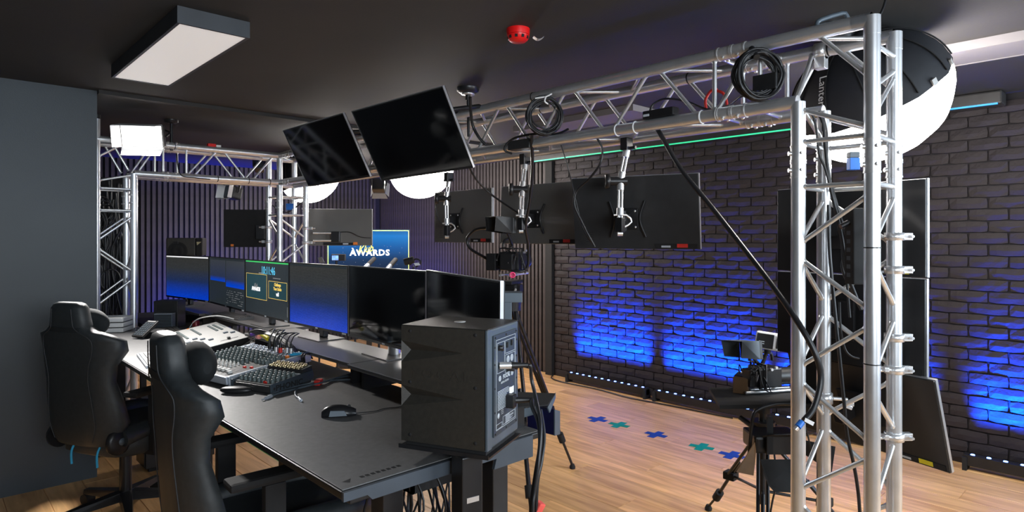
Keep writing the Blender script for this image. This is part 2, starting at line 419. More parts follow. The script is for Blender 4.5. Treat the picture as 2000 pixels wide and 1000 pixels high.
# cassette with green strip along the top of the brick wall
r = thing('backdrop_cassette', 'long dark ceiling cassette with a green led line above the brick wall', 'backdrop roller', (4.93, 2.6, 2.34))
obj('housing', MB().box((4.88, .72, 2.345), (5.03, 5.0, CZ-.004), bev=.01), 'backpl', r)
obj('led_strip', MB().box((4.868, 1.15, 2.338), (4.882, 5.0, 2.348)), 'green', r, label='green led strip')
obj('led_strip', MB().box((4.868, .74, 2.338), (4.882, 1.149, 2.348)), 'cyan', r, label='blue led strip end')
# ceiling panel lamps
def ceiling_lamp(x0, x1, y0, y1, zb, label, frame, dm):
    r = thing('ceiling_lamp', label, 'ceiling lamp', ((x0+x1)/2, (y0+y1)/2, zb), 'rectangular ceiling lamps')
    t = .012; b = MB()
    for a, c_ in (((x0, y0), (x0+t, y1)), ((x1-t, y0), (x1, y1)), ((x0+t, y0), (x1-t, y0+t)), ((x0+t, y1-t), (x1-t, y1))): b.box((*a, zb), (*c_, CZ-.001))
    obj('frame', b, frame, r); obj('diffuser', MB().box((x0+t, y0+t, zb+.003), (x1-t, y1-t, zb+.01)), dm, r)
ceiling_lamp(.745, 1.03, 2.72, 3.9, 2.36, 'long dark framed ceiling lamp above the operators desk', 'lampframe', 'lampd')
ceiling_lamp(3.57, 3.87, -.4, .85, 2.385, 'white ceiling lamp panel near the right end of the ceiling', 'paneloff', 'paneloff')
ceiling_lamp(3.57, 3.87, 2.55, 3.75, 2.385, 'white ceiling lamp panel seen through the overhead truss', 'paneloff', 'paneloff')
# red detector
dp = GZ(1012, 57, CZ)
r = thing('smoke_detector', 'bright red smoke detector on the black ceiling', 'smoke detector', None, mtx=Matrix.Translation((dp.x, dp.y, CZ)))
obj('base', MB().lathe([(.052, 0), (.052, -.012), (.05, -.028)], n=28), 'red', r)
obj('dome', MB().lathe([(.05, -.03), (.046, -.045), (.034, -.056), (0, -.058)], n=28), 'red', r)
vs = MB()
for k in range(10):
    a = 2*PI*k/10; m_ = Matrix.Rotation(a, 4, 'Z'); vs.box((.043, -.006, -.047), (.0485, .006, -.034), m_)
obj('vent', vs, 'matt', r)
b = MB(); pts = []
for k in range(9):
    t = k/8; pts.append((.05+.035*t, -.045-.03*t, -.035-.012*math.sin(t*PI)))
vv = []
for q in pts: vv += [(q[0]-.012, q[1]-.016, q[2]), (q[0]+.012, q[1]+.016, q[2]+.004)]
b.add(vv+[(x, y, z-.002) for x, y, z in vv], [(2*k, 2*k+1, 2*k+3, 2*k+2) for k in range(8)]+[(18+2*k+2, 18+2*k+3, 18+2*k+1, 18+2*k) for k in range(8)])
obj('seal_strap', b, 'white', r, label='white paper strap')
# ceiling mount with rod
cp = GZ(914, 172, CZ)
r = thing('ceiling_mount', 'round black ceiling mount with a thin drop rod', 'ceiling mount', None, mtx=Matrix.Translation((cp.x, cp.y, CZ)))
obj('canopy', MB().lathe([(.07, 0), (.068, -.02), (.05, -.032), (0, -.034)], n=24), 'satin', r)
obj('ring', MB().lathe([(.04, -.035), (.043, -.04), (.02, -.043), (0, -.043)], n=20), 'steel', r)
obj('rod', MB().cyl((0, 0, -.04), (.005, 0, -.3), .009, 10), 'satin', r)
obj('hook', MB().cyl((0, 0, -.035), (0, 0, -.075), .016, 10), 'black', r)
# second mount far left on the ceiling
cp = GZ(335, 234, CZ)
r = thing('ceiling_mount', 'small dark ceiling fitting above the far truss beam', 'ceiling mount', None, mtx=Matrix.Translation((cp.x, cp.y, CZ)))
obj('canopy', MB().lathe([(.05, 0), (.048, -.02), (.02, -.03), (0, -.03)], n=20), 'satin', r)
obj('rod', MB().cyl((0, 0, -.03), (0, 0, -.24), .012, 10), 'satin', r)

# ======================= TRUSS =======================
TS, RC, RB = .24, .025, .0085
zl, zu = 1.99, 2.225
def chord(parent, p0, p1, label=None): return obj('chord', MB().cyl(p0, p1, RC, 20), 'alu', parent, label=label)
def brace(parent, p0, p1):
    p0, p1 = Vector(p0), Vector(p1); d = (p1-p0).normalized()
    b = MB().cyl(p0+d*RC*.8, p1-d*RC*.8, RB, 10)
    for q, s in ((p0, 1), (p1, -1)): b.cyl(q+d*s*RC*.75, q+d*s*(RC+.006), RB*1.5, 10, RB)
    return obj('brace', b, 'alu_b', parent)
def coupler(parent, c, axis):
    c, axis = Vector(c), Vector(axis); b = MB().cyl(c-axis*.055, c+axis*.055, RC+.0012, 20)
    o = axis.orthogonal().normalized(); p = axis.cross(o)
    for s in (-.055, -.004, .004, .055): b.cyl(c+axis*(s-.003), c+axis*(s+.003), RC+.003, 20)
    for s in (-.03, .03):
        b.cyl(c+axis*s-o*(RC+.014), c+axis*s+o*(RC+.014), .006, 8)
        b.cyl(c+axis*s+p*(RC+.001), c+axis*s+p*(RC+.01), .008, 8)
    return obj('coupler', b, 'steel', parent)
def zig(parent, pa, pb, D, ts, start=0):
    pa, pb, D = Vector(pa), Vector(pb), Vector(D); s = start
    for a, b in zip(ts[:-1], ts[1:]):
        g = .022 if b > a else -.022
        if s % 2 == 0: brace(parent, pa+D*(a+g), pb+D*(b-g))
        else: brace(parent, pb+D*(a+g), pa+D*(b-g))
        s += 1
def fr(a, b, n): return [a+(b-a)*k/n for k in range(n+1)]
ZU = (0, 0, 1)
# near tower
ax, ay = 2.29, .68
g_t = 'aluminium truss of the studio frame'
T1 = thing('truss_tower', 'shiny aluminium truss tower standing nearest on the right', 'truss tower', (ax+TS/2, ay+TS/2, 0), 'truss towers')
def tower(T, x, y, tops, zc, z_zig, phase=0, base=True):
    P = [(x, y), (x, y+TS), (x+TS, y), (x+TS, y+TS)]
    for (px, py), zt in zip(P, tops): chord(T, (px, py, .012), (px, py, zt))
    for (px, py), zt in zip(P, tops): coupler(T, (px, py, zc), ZU)
    faces = [(0, 1), (2, 3), (0, 2), (1, 3)]
    for k, (i_, j_) in enumerate(faces):
        A, B = Vector((*P[i_], 0)), Vector((*P[j_], 0))
        zig(T, A, B, ZU, z_zig, phase if k == 0 else phase+1)
        for zz in (zc-.09, zc+.07): brace(T, A+Vector((0, 0, zz)), B+Vector((0, 0, zz)))
        brace(T, A+Vector((0, 0, .08)), B+Vector((0, 0, .08)))
    if base: obj('base_plate', MB().box((x-.1, y-.1, 0), (x+TS+.1, y+TS+.1, .012), bev=.003), 'alu_b', T)
zz = [1.675-.2195*k for k in range(8)]
tower(T1, ax, ay, (zu+.0, zl+.0, zu, zl), 1.775, zz, 0)
# mitred corner block ends (rounded caps) and braces of the corner
for X in (ax, ax+TS):
    obj('corner_joint', MB().cyl((X, ay, zu-.05), (X, ay, zu+.012), RC+.0008, 20).cyl((X, ay+.0, zu), (X, ay+.06, zu), RC, 20), 'alu', T1)
    brace(T1, (X, ay, 2.03), (X, ay+.18, zu)); brace(T1, (X, ay, 1.87), (X, ay+TS, 1.965))
brace(T1, (ax, ay, 2.15), (ax+TS, ay, 2.15)); brace(T1, (ax, ay, 2.0), (ax+TS, ay, 2.1)); brace(T1, (ax+TS, ay, 2.08), (ax, ay, 1.9))
brace(T1, (ax, ay+TS, zl), (ax+TS, ay+TS, zl-.12)); 
for zt in (1.47, 1.085):   # black cable ties round the front chord
    obj('cable_tie', MB().lathe([(RC+.001, -.002), (RC+.0022, 0), (RC+.001, .002)], Matrix.Translation((ax, ay, zt)), 20), 'black', T1)
# main beam along Y
B1 = thing('truss_beam', 'long aluminium truss beam running overhead from the right tower', 'truss beam', (ax+TS/2, 3.2, zl), 'truss beams')
yj = 1.17
for X in (ax, ax+TS):
    for z, ys in ((zu, ay), (zl, ay+TS)):
        chord(B1, (X, ys, z), (X, 5.37, z))
        for yy in (yj, 3.3, 5.2): coupler(B1, (X, yy, z), (0, 1, 0))
ysn = fr(1.29, 3.2, 8); ysm = fr(3.42, 5.1, 7)
for X in (ax, ax+TS):
    zig(B1, (X, 0, zl), (X, 0, zu), (0, 1, 0), ysn, 0); zig(B1, (X, 0, zl), (X, 0, zu), (0, 1, 0), ysm, 0)
    for yy in (1.245, 3.24, 3.37, 1.06): brace(B1, (X, yy, zl), (X, yy, zu))
    brace(B1, (X, 1.245 if X == ax else 1.06, zl), (X, 1.08 if X == ax else .93, zu))
for z in (zl, zu):
    zig(B1, (ax, 0, z), (ax+TS, 0, z), (0, 1, 0), fr(1.29, 3.2, 7), 1); zig(B1, (ax, 0, z), (ax+TS, 0, z), (0, 1, 0), ysm, 1)
    for yy in (1.08, 1.245, 3.24, 3.37): brace(B1, (ax, yy, z), (ax+TS, yy, z))
brace(B1, (ax, .93, zl), (ax+TS, .96, zu)); brace(B1, (ax+.0, .95, zu), (ax+TS, .72, zu))
for yy in (1.72, 1.62, 1.30, 1.23):
    obj('zip_tie', MB().lathe([(RC+.002, -.003), (RC+.004, 0), (RC+.002, .003)], Matrix.Translation((ax, yy, zl)) @ Matrix.Rotation(PI/2, 4, 'X'), 20), 'white', B1, label='white cable tie')
for yy, X, z in ((.9, ax+TS, zu), (2.42, ax+TS, zu), (1.5, ax+TS, zu), (2.25, ax, zu), (2.9, ax, zl)):
    obj('zip_tie', MB().lathe([(RC+.001, -.003), (RC+.003, 0), (RC+.001, .003)], Matrix.Translation((X, yy, z)) @ Matrix.Rotation(PI/2, 4, 'X'), 20), 'black', B1)
# middle tower
T2 = thing('truss_tower', 'aluminium truss tower standing in the middle behind the desk monitors', 'truss tower', (ax+TS/2, 5.37+TS/2, 0), 'truss towers')
tower(T2, ax, 5.37, (zl, zu, zu, zu), 1.80, [1.70-.22*k for k in range(8)], 1)
for q in ((ax, 5.37), (ax, 5.61), (ax+TS, 5.37), (ax+TS, 5.61)):
    if q == (ax, 5.37): chord(T2, (*q, zl), (*q, zu))
for z in (zl, zu):
    brace(T2, (ax, 5.37, z), (ax+TS, 5.61, z)); chord(T2, (ax+TS, 5.37, z), (ax+TS, 5.61, z)); chord(T2, (ax, 5.61, z), (ax+TS, 5.61, z))
# left tower
lx, ly = .933, 5.37
T3 = thing('truss_tower', 'aluminium truss tower beside the slate partition wall on the left', 'truss tower', (lx+TS/2, ly+TS/2, 0), 'truss towers')
tower(T3, lx, ly, (2.37, 2.37, zl, zl), 1.80, [1.695-.235*k for k in range(8)], 0)
obj('end_cap', MB().cyl((lx, ly, 2.37), (lx, ly, 2.40), RC+.002, 16), 'black', T3)
brace(T3, (lx, ly, 1.92), (lx+TS, ly, 1.98)); brace(T3, (lx, ly, 2.09), (lx+.2, ly, zu)); brace(T3, (lx, ly, 1.97), (lx, ly+TS, 1.9))
# back beam along X
B2 = thing('truss_beam', 'aluminium truss beam joining the left and middle towers', 'truss beam', (1.7, ly+TS/2, zl), 'truss beams')
for Y in (ly, ly+TS):
    chord(B2, (lx, Y, zu), (ax+.0, Y, zu)); chord(B2, (lx+TS, Y, zl), (ax, Y, zl))
    for z in (zl, zu): coupler(B2, (1.43, Y, z), (1, 0, 0))
    zig(B2, (0, Y, zl), (0, Y, zu), (1, 0, 0), fr(1.56, 2.26, 3), 0)
    for xx in (1.37, 1.535): brace(B2, (xx, Y, zl), (xx, Y, zu))
    zig(B2, (0, Y, zl), (0, Y, zu), (1, 0, 0), [1.35, 1.17, 1.0], 1)
for z in (zl, zu): zig(B2, (0, ly, z), (0, ly+TS, z), (1, 0, 0), fr(1.2, 2.26, 5), 0)
for xx, z in ((1.45, zu), (1.77, zl), (2.02, zl), (2.2, zl)):
    obj('zip_tie', MB().lathe([(RC+.001, -.003), (RC+.003, 0), (RC+.001, .003)], Matrix.Translation((xx, ly, z)) @ Matrix.Rotation(PI/2, 4, 'Y'), 20), 'black', B2)
# ======================= LANTERN SOFTBOXES =======================
def align(dirv, loc, spin=0):
    q = Vector(dirv).normalized().to_track_quat('Z', 'Y')
    return Matrix.Translation(Vector(loc)) @ q.to_matrix().to_4x4() @ Matrix.Rotation(spin, 4, 'Z')
def lantern(loc, axis, R, label, words=None, spin=0, flat=.86, zcut=.1):
    """axis points from the lantern centre to its black mounting side"""
    m = align(axis, loc, spin); r = thing('lantern_softbox', label, 'softbox light', None, 'round lantern softboxes', mtx=m)
    n = 12
    def ring(rad, z, puff=.035, sub=4):
        out = []
        for k in range(n*sub):
            a = 2*PI*k/(n*sub); t = (k % sub)/sub; f = 1-puff*math.sin(t*PI)
            out.append(Vector((rad*f*math.cos(a), rad*f*math.sin(a), z)))
        return out
    prof = []
    for k in range(13):
        th = math.radians(-89+k*(89+math.degrees(math.asin(zcut)))/12)
        prof.append((R*math.cos(th), R*flat*math.sin(th)))
    obj('diffuser', MB().loft([ring(a, b, .03) for a, b in prof]), 'glow', r)
    cap = []
    z0 = R*flat*zcut
    for k in range(8):
        t = k/7; th = math.asin(zcut)+t*(math.radians(78)-math.asin(zcut))
        cap.append((R*1.012*math.cos(th)**.9, R*flat*1.0*math.sin(th)+.004))
    cap = [(R*1.015, z0-.012)]+cap
    obj('skirt', MB().loft([ring(a, b, .025) for a, b in cap]), 'fabric', r)
    rd = MB()
    for k in range(n):
        a = 2*PI*k/n; rd.path([(p[0]*1.01*math.cos(a), p[0]*1.01*math.sin(a), p[1]+.002) for p in cap[1:]], .0035, 5, 2)
    obj('ribs', rd, 'matt', r, 'stuff')
    for k in range(n):
        a = 2*PI*(k+.5)/n; mm = Matrix.Rotation(a, 4, 'Z')
        obj('clip_tab', MB().box((R*.985, -.012, z0-.012), (R*1.01, .012, z0+.016), mm), 'console', r)
    zt = R*flat*math.sin(math.radians(78))
    obj('speed_ring', MB().lathe([(.085, zt-.01), (.085, zt+.02), (.07, zt+.03), (0, zt+.03)]), 'satin', r)
    obj('lamp_head', MB().cyl((0, 0, zt+.02), (0, 0, zt+.15), .055, 20), 'satin', r)
    return r, m
L1c = W(1700, 191, 2.82)
toC = Vector((0, 0, 1.9))-L1c
lax = Vector((-.56, .20, .80))
rt, m1 = lantern(L1c, lax, .325, 'big glowing lantern softbox with black skirt behind the right tower', spin=.1)
# word on the skirt
def skirt_text(r, m, R, flat, az, el0, body, size):
    e = math.radians(el0); p = Vector((R*1.03*math.cos(e)*math.cos(az), R*1.03*math.cos(e)*math.sin(az), R*flat*1.04*math.sin(e)))
    nrm = Vector((math.cos(e)*math.cos(az)*flat, math.cos(e)*math.sin(az)*flat, math.sin(e))).normalized()
    zax = nrm; yax = Vector((-math.sin(az), math.cos(az), 0)); xax = yax.cross(zax).normalized()
    mm = Matrix((xax, yax, zax)).transposed().to_4x4(); mm.translation = p
    return text('lettering', body, size, mm, 'white', r, ext=.0005)
L2c = W(824, 331, 6.35); L3c = W(606, 343, 6.9)
lantern(L2c, (-.35, .15, .9), .335, 'glowing lantern softbox hanging below the near ceiling television')
lantern(L3c, (-.56, .1, .80), .335, 'glowing lantern softbox hanging behind the middle truss tower')
# small hanging spot: aluminium hanger arms for lanterns
# ======================= LED PANEL WITH BARN DOORS =======================
pc = W(277, 266, 4.5)
pm = Matrix.Translation(pc) @ Matrix.Rotation(math.radians(-33), 4, 'Z') @ Matrix.Rotation(math.radians(14), 4, 'X')
r = thing('led_panel_light', 'blazing white led panel light hanging at the left end of the far beam', 'panel light', None, mtx=pm)
w, h = .14, .082
obj('housing', MB().box((-w, .005, -h), (w, .06, h), bev=.01), 'satin', r)
obj('light_panel', MB().box((-w+.008, -.004, -h+.008), (w-.008, .004, h-.008)), 'led', r)
b = MB().hexa([Vector(p) for p in ((-w, -.002, -h), (w, -.002, -h), (w, .004, -h), (-w, .004, -h), (-w, -.002, -h+.004), (w, -.002, -h+.004), (w, .004, -h+.004), (-w, .004, -h+.004))])
def flap(p, name='barn_door', mt='white'): return obj(name, MB().add(p+[Vector(q)+Vector((0, .004, .004)) for q in p], [(0, 1, 2, 3), (7, 6, 5, 4), (0, 4, 5, 1), (1, 5, 6, 2), (2, 6, 7, 3), (3, 7, 4, 0)]), mt, r)
flap([Vector(p) for p in ((-w, 0, -h), (w, 0, -h), (w*.92, -.06, -h-.05), (-w*.92, -.06, -h-.05))])
flap([Vector(p) for p in ((-w, 0, h), (w, 0, h), (w*.97, -.13, h+.0), (-w*.97, -.13, h+.0))])
flap([Vector(p) for p in ((w, 0, -h), (w, 0, h), (w+.02, -.06, h*.9), (w+.02, -.06, -h*.9))])
flap([Vector(p) for p in ((-w, 0, -h), (-w, 0, h), (-w-.03, -.08, h*.9), (-w-.03, -.08, -h*.9))])
obj('yoke', MB().path([(-w-.01, .03, 0), (-w-.012, .09, .03), (0, .12, .05), (w+.012, .09, .03), (w+.01, .03, 0)], .008, 8), 'satin', r)
area('panel_beam', pm @ Vector((0, -.02, 0)), pm.to_3x3() @ Vector((0, -1, -.55)), .26, .15, 60, (1, .97, .94), math.radians(95))
# small barn door fixtures
def small_fixture(loc, yaw, pitch, label, s=1, mt='console', hang_to=None):
    m = Matrix.Translation(Vector(loc)) @ Matrix.Rotation(yaw, 4, 'Z') @ Matrix.Rotation(pitch, 4, 'X')
    r = thing('small_spotlight', label, 'spotlight', None, 'small lights on the truss', mtx=m)
    obj('body', MB().box((-.05*s, 0, -.05*s), (.05*s, .09*s, .05*s), bev=.012*s), 'satin', r)
    obj('front_panel', MB().box((-.042*s, -.006*s, -.042*s), (.042*s, .0, .042*s)), 'bluegrey', r)
    for q in ([(-.05, 0, .05), (.05, 0, .05), (.065, -.05, .075), (-.065, -.05, .075)], [(-.05, 0, -.05), (.05, 0, -.05), (.065, -.05, -.075), (-.065, -.05, -.075)],
              [(.05, 0, -.05), (.05, 0, .05), (.075, -.05, .06), (.075, -.05, -.06)], [(-.05, 0, -.05), (-.05, 0, .05), (-.075, -.05, .06), (-.075, -.05, -.06)]):
        v = [Vector(p)*s for p in q]; d = Vector((0, .003, 0))
        obj('barn_door', MB().add(v+[p+d for p in v], [(0, 1, 2, 3), (7, 6, 5, 4), (0, 4, 5, 1), (1, 5, 6, 2), (2, 6, 7, 3), (3, 7, 4, 0)]), mt, r)
    obj('yoke', MB().path([(-.06*s, .045*s, 0), (-.06*s, .05*s, .09*s), (0, .05*s, .12*s), (.06*s, .05*s, .09*s), (.06*s, .045*s, 0)], .006, 6), 'satin', r)
    if hang_to is not None: obj('hook', MB().cyl((0, .05*s, .12*s), m.inverted() @ Vector(hang_to), .008, 8), 'satin', r)
    return r
c = W(446, 374, 5.6); small_fixture(c, math.radians(-75), -.2, 'small spotlight with white barn doors above the black monitor at the middle tower', 1.15, 'white', hang_to=(c.x, 5.60, 1.98))
c = W(741, 367, 4.9); small_fixture(c, math.radians(140), .35, 'small pale spotlight between the two ceiling televisions and the lantern', .95, hang_to=(2.52, c.y, 1.98))
c = W(507, 322, 6.0); small_fixture(c, math.radians(-20), -.5, 'small spotlight resting inside the far truss beam', .85, 'satin', hang_to=(c.x, 5.60, 2.22))

# ======================= DISPLAYS =======================
def display(name, label, cat, m, w, h, group=None, screen='gloss', back='backpl', depth=.03, edge='edge', bulge=.0, logo=None, frame='black'):
    """local frame: screen faces -Y, origin at panel centre"""
    r = thing(name, label, cat, None, group, mtx=m); d = depth
    obj('casing', MB().box((-w/2, -.004, -h/2), (w/2, .012, h/2), bev=.003), back, r)
    fr_ = MB(); t = .006
    for a, b_ in (((-w/2, -h/2), (w/2, -h/2+t*2)), ((-w/2, h/2-t), (w/2, h/2)), ((-w/2, -h/2+t*2), (-w/2+t, h/2-t)), ((w/2-t, -h/2+t*2), (w/2, h/2-t))):
        fr_.box((a[0], -.008, a[1]), (b_[0], -.004, b_[1]))
    obj('bezel', fr_, frame, r)
    obj('screen', MB().box((-w/2+t, -.006, -h/2+2*t), (w/2-t, -.0045, h/2-t)), screen, r)
    if edge:
        e = MB(); g = .0022
        e.box((-w/2-g, -.008, -h/2), (-w/2, .005, h/2)).box((w/2, -.008, -h/2), (w/2+g, .005, h/2)).box((-w/2-g, -.008, h/2), (w/2+g, .005, h/2+g))
        obj('edge_trim', e, edge, r)
    return r
def back_details(r, w, h, d_, lab='redlab', side=1, vesa=True):
    """raised lower electronics box, connector recess and labels on the back (+Y)"""
    d = .024
    obj('port_recess', MB().box((side*w*.16, d*.5, -h*.49), (side*w*.48, d*.62, -h*.425)), 'matt', r)
    s = side
    obj('white_label', MB().box((s*w*.21, d*.62, -h*.475), (s*w*.28, d*.66, -h*.45)), 'print', r)
    obj('colour_label', MB().box((s*w*.33, d*.62, -h*.475), (s*w*.41, d*.7, -h*.425)), lab, r, label={'redlab': 'small red sticker', 'orange': 'small orange sticker', 'yellow': 'small yellow sticker'}[lab])
    b = MB()
    for k in range(5): b.box((-s*w*.4, d*.5, -h*.40+k*.012), (-s*w*.34, d*.53, -h*.395+k*.012))
    obj('vent_slots', b, 'matt', r, 'stuff')
# two ceiling televisions over the desk
for k, (cx, cy, cz, yaw, tilt, roll, lab) in enumerate(((1.872, 2.75, 2.03, -83.5, 28, 1.9, 'black television hung tilted under the overhead truss, the nearer of the pair'),
                                 (1.945, 3.84, 2.07, -84.5, 27, 1.9, 'black television hung tilted under the overhead truss, the farther of the pair'))):
    m = Matrix.Translation((cx, cy, cz)) @ Matrix.Rotation(math.radians(yaw), 4, 'Z') @ Matrix.Rotation(math.radians(tilt), 4, 'X') @ Matrix.Rotation(math.radians(-roll), 4, 'Y')
    r = display('ceiling_television', lab, 'television', m, .735, .42, 'televisions hung under the truss', depth=.05)
    obj('rear_box', MB().box((-.2, .025, -.15), (.2, .06, .08), bev=.008), 'backpl', r)
    br = MB(); mi = m.inverted()
    for s in (-.1, .1):
        p0 = Vector((s, .06, .1)); top = m @ p0; top = Vector((2.27, top.y, 2.24)); br.cyl(p0, mi @ top, .012, 8)
    obj('hanger', br, 'satin', r, 'stuff')
# hanging monitors seen from the back (screens face the brick wall)
def hang(cx, cy, cz, yaw, tilt, w, h, label, lab, beamy, side, mount_dx, abot=None, bk='backgl'):
    m = Matrix.Translation((cx, cy, cz)) @ Matrix.Rotation(math.radians(yaw)+PI, 4, 'Z') @ Matrix.Rotation(math.radians(tilt), 4, 'X')
    r = display('hanging_monitor', label, 'monitor', m, w, h, 'monitors hung under the beam with backs to the desk', back=bk, depth=.036)
    back_details(r, w, h, .036, lab, side)
    c = Vector((mount_dx, .018, -.03))
    b = MB().box((c.x-.055, .012, c.z-.055), (c.x+.055, .022, c.z+.055), bev=.004)
    obj('mount_plate', b, 'satin', r)
    b = MB().box((c.x-.02, .022, c.z-.03), (c.x+.02, .10, c.z+.03), bev=.005); b.cyl((c.x, .09, c.z-.05), (c.x, .09, c.z+.05), .016, 12)
    for sx in (-.09, .09):
        pts = [(c.x+sx, .02, c.z+.09), (c.x+sx*.72, .03, c.z), (c.x+sx, .02, c.z-.09)]; b.path(pts, .006, 6)
    obj('pivot', b, 'satin', r)
    if abot is not None: obj('arm_link', MB().cyl((c.x, .09, c.z), m.inverted() @ abot, .011, 10), 'steel', r)
    bl = MB()
    for sx in (-.04, .04):
        for sz in (-.04, .04): bl.lathe([(.006, .0), (.005, .003), (0, .004)], Matrix.Translation((c.x+sx, .022, c.z+sz)) @ Matrix.Rotation(-PI/2, 4, 'X'), 8)
    obj('bolts', bl, 'steel', r, 'stuff')
    return r, m, m @ Vector((c.x, .1, c.z))
kd = -Vector((CS, -SN, 0))
def magic_arm(top, mid, bot, label, knobdir):
    top, mid, bot = Vector(top), Vector(mid), Vector(bot)
    r = thing('clamp_arm', label, 'clamp arm', top, 'clamp arms hanging from the beam')
    r['_w'] = tuple(top)
    obj('clamp', MB().box(top+Vector((-.03, -.02, -.01)), top+Vector((.02, .02, .05)), bev=.004).cyl(top+Vector((-.0, -.05, 0)), top+Vector((0, .02, 0)), .008, 8), 'satin', r)
    for a, b_ in ((top, mid), (mid, bot)):
        d = (b_-a).normalized(); o = d.cross(Vector((SN, CS, 0))).normalized()*.008
        obj('rod', MB().cyl(a+o-d*0, b_+o, .0055, 10).cyl(a-o, b_-o, .0055, 10), 'steel', r)
        obj('collar', MB().cyl(a+d*.01, a+d*.045, .017, 14).cyl(b_-d*.045, b_-d*.01, .017, 14), 'steel', r)
    k = Vector(knobdir)
    obj('elbow', MB().cyl(mid-k*.03, mid+k*.05, .02, 14), 'satin', r)
    kn = MB().lathe([(.012, 0), (.036, .004), (.036, .022), (.028, .026), (.024, .02), (0, .02)], align(k, mid+k*.05), 18)
    obj('knob', kn, 'satin', r)
    obj('lower_clamp', MB().box(bot+Vector((-.014, -.02, -.07)), bot+Vector((.014, .02, .0)), bev=.004), 'satin', r)
    obj('silver_hook', MB().path([bot+kd*.03+Vector((0, 0, .012)), bot-kd*.03+Vector((0, 0, .012)), bot-kd*.055+Vector((0, 0, -.02)), bot-kd*.02+Vector((0, 0, -.045))], .005, 6, 2).cyl(bot+Vector((0, 0, -.075))-kd*.012, bot+Vector((0, 0, -.075))+kd*.012, .012, 12), 'steel', r)
    return r

r, m, a = hang(2.771, 3.42, 1.655, -89, 0, .62, .365, 'hung monitor seen from behind, leftmost of the three', 'redlab', 0, -1, .07, W(873, 440, 4.15))
magic_arm(W(877, 352, 4.15), W(872, 388, 4.15), W(873, 440, 4.15), 'steel clamp arm holding the leftmost hung monitor', kd)
r, m, a = hang(2.75, 2.66, 1.65, -86, 2, .62, .365, 'hung monitor seen from behind, middle of the three', 'redlab', 0, -1, .03, W(1018, 425, 3.5))
magic_arm(W(1026, 318, 3.6), W(1020, 370, 3.55), W(1018, 425, 3.5), 'steel clamp arm holding the middle hung monitor', kd)
r, m, a = hang(2.60, 1.85, 1.63, -70, -8, .64, .365, 'hung monitor seen from behind, rightmost and largest of the three', 'redlab', 0, -1, .03, W(1211, 425, 2.95), 'backpl')
magic_arm(W(1225, 290, 3.0), W(1212, 354, 2.98), W(1211, 425, 2.95), 'steel clamp arm holding the rightmost hung monitor', kd)
# black monitor and grey monitor on the middle tower
m = Matrix.Translation(W(482, 446, 5.75)) @ Matrix.Rotation(math.radians(-36), 4, 'Z')
r = display('tower_monitor', 'matt black monitor clamped to the left side of the middle tower', 'monitor', m @ Matrix.Rotation(PI, 4, 'Z'), .40, .345, 'monitors clamped to the middle tower', back='matt', edge=None)
obj('colour_label', MB().box((.11, .016, -.165), (.135, .019, -.145)), 'orange', r, label='small orange sticker')
obj('mount_plate', MB().box((-.17, .015, -.1), (-.09, .05, .03), bev=.004), 'satin', r)
m = Matrix.Translation(W(662, 444, 5.9)) @ Matrix.Rotation(math.radians(-38), 4, 'Z')
r = display('tower_monitor', 'grey backed monitor clamped to the right side of the middle tower', 'monitor', m @ Matrix.Rotation(PI, 4, 'Z'), .62, .345, 'monitors clamped to the middle tower', back='backgl')
obj('port_recess', MB().box((-.17, .015, -.168), (.14, .02, -.145)), 'matt', r)
obj('colour_label', MB().box((-.175, .02, -.165), (-.135, .022, -.14)), 'orange', r, label='small orange sticker')
obj('white_label', MB().box((-.09, .02, -.162), (-.04, .022, -.15)), 'print', r)
arm = MB().cyl((.22, .09, -.055), (.05, .07, -.055), .009, 8).cyl((.22, .09, -.125), (.05, .07, -.125), .009, 8)
obj('arm_rail', arm, 'alu_b', r, 'stuff')
obj('mount_plate', MB().box((-.02, .02, -.14), (.06, .08, -.04), bev=.006), 'satin', r)
obj('rear_cable', MB().path([(.02, .03, -.05), (-.1, .03, -.045), (-.2, .03, -.09), (-.3, .02, -.1)], .004), 'cable', r)

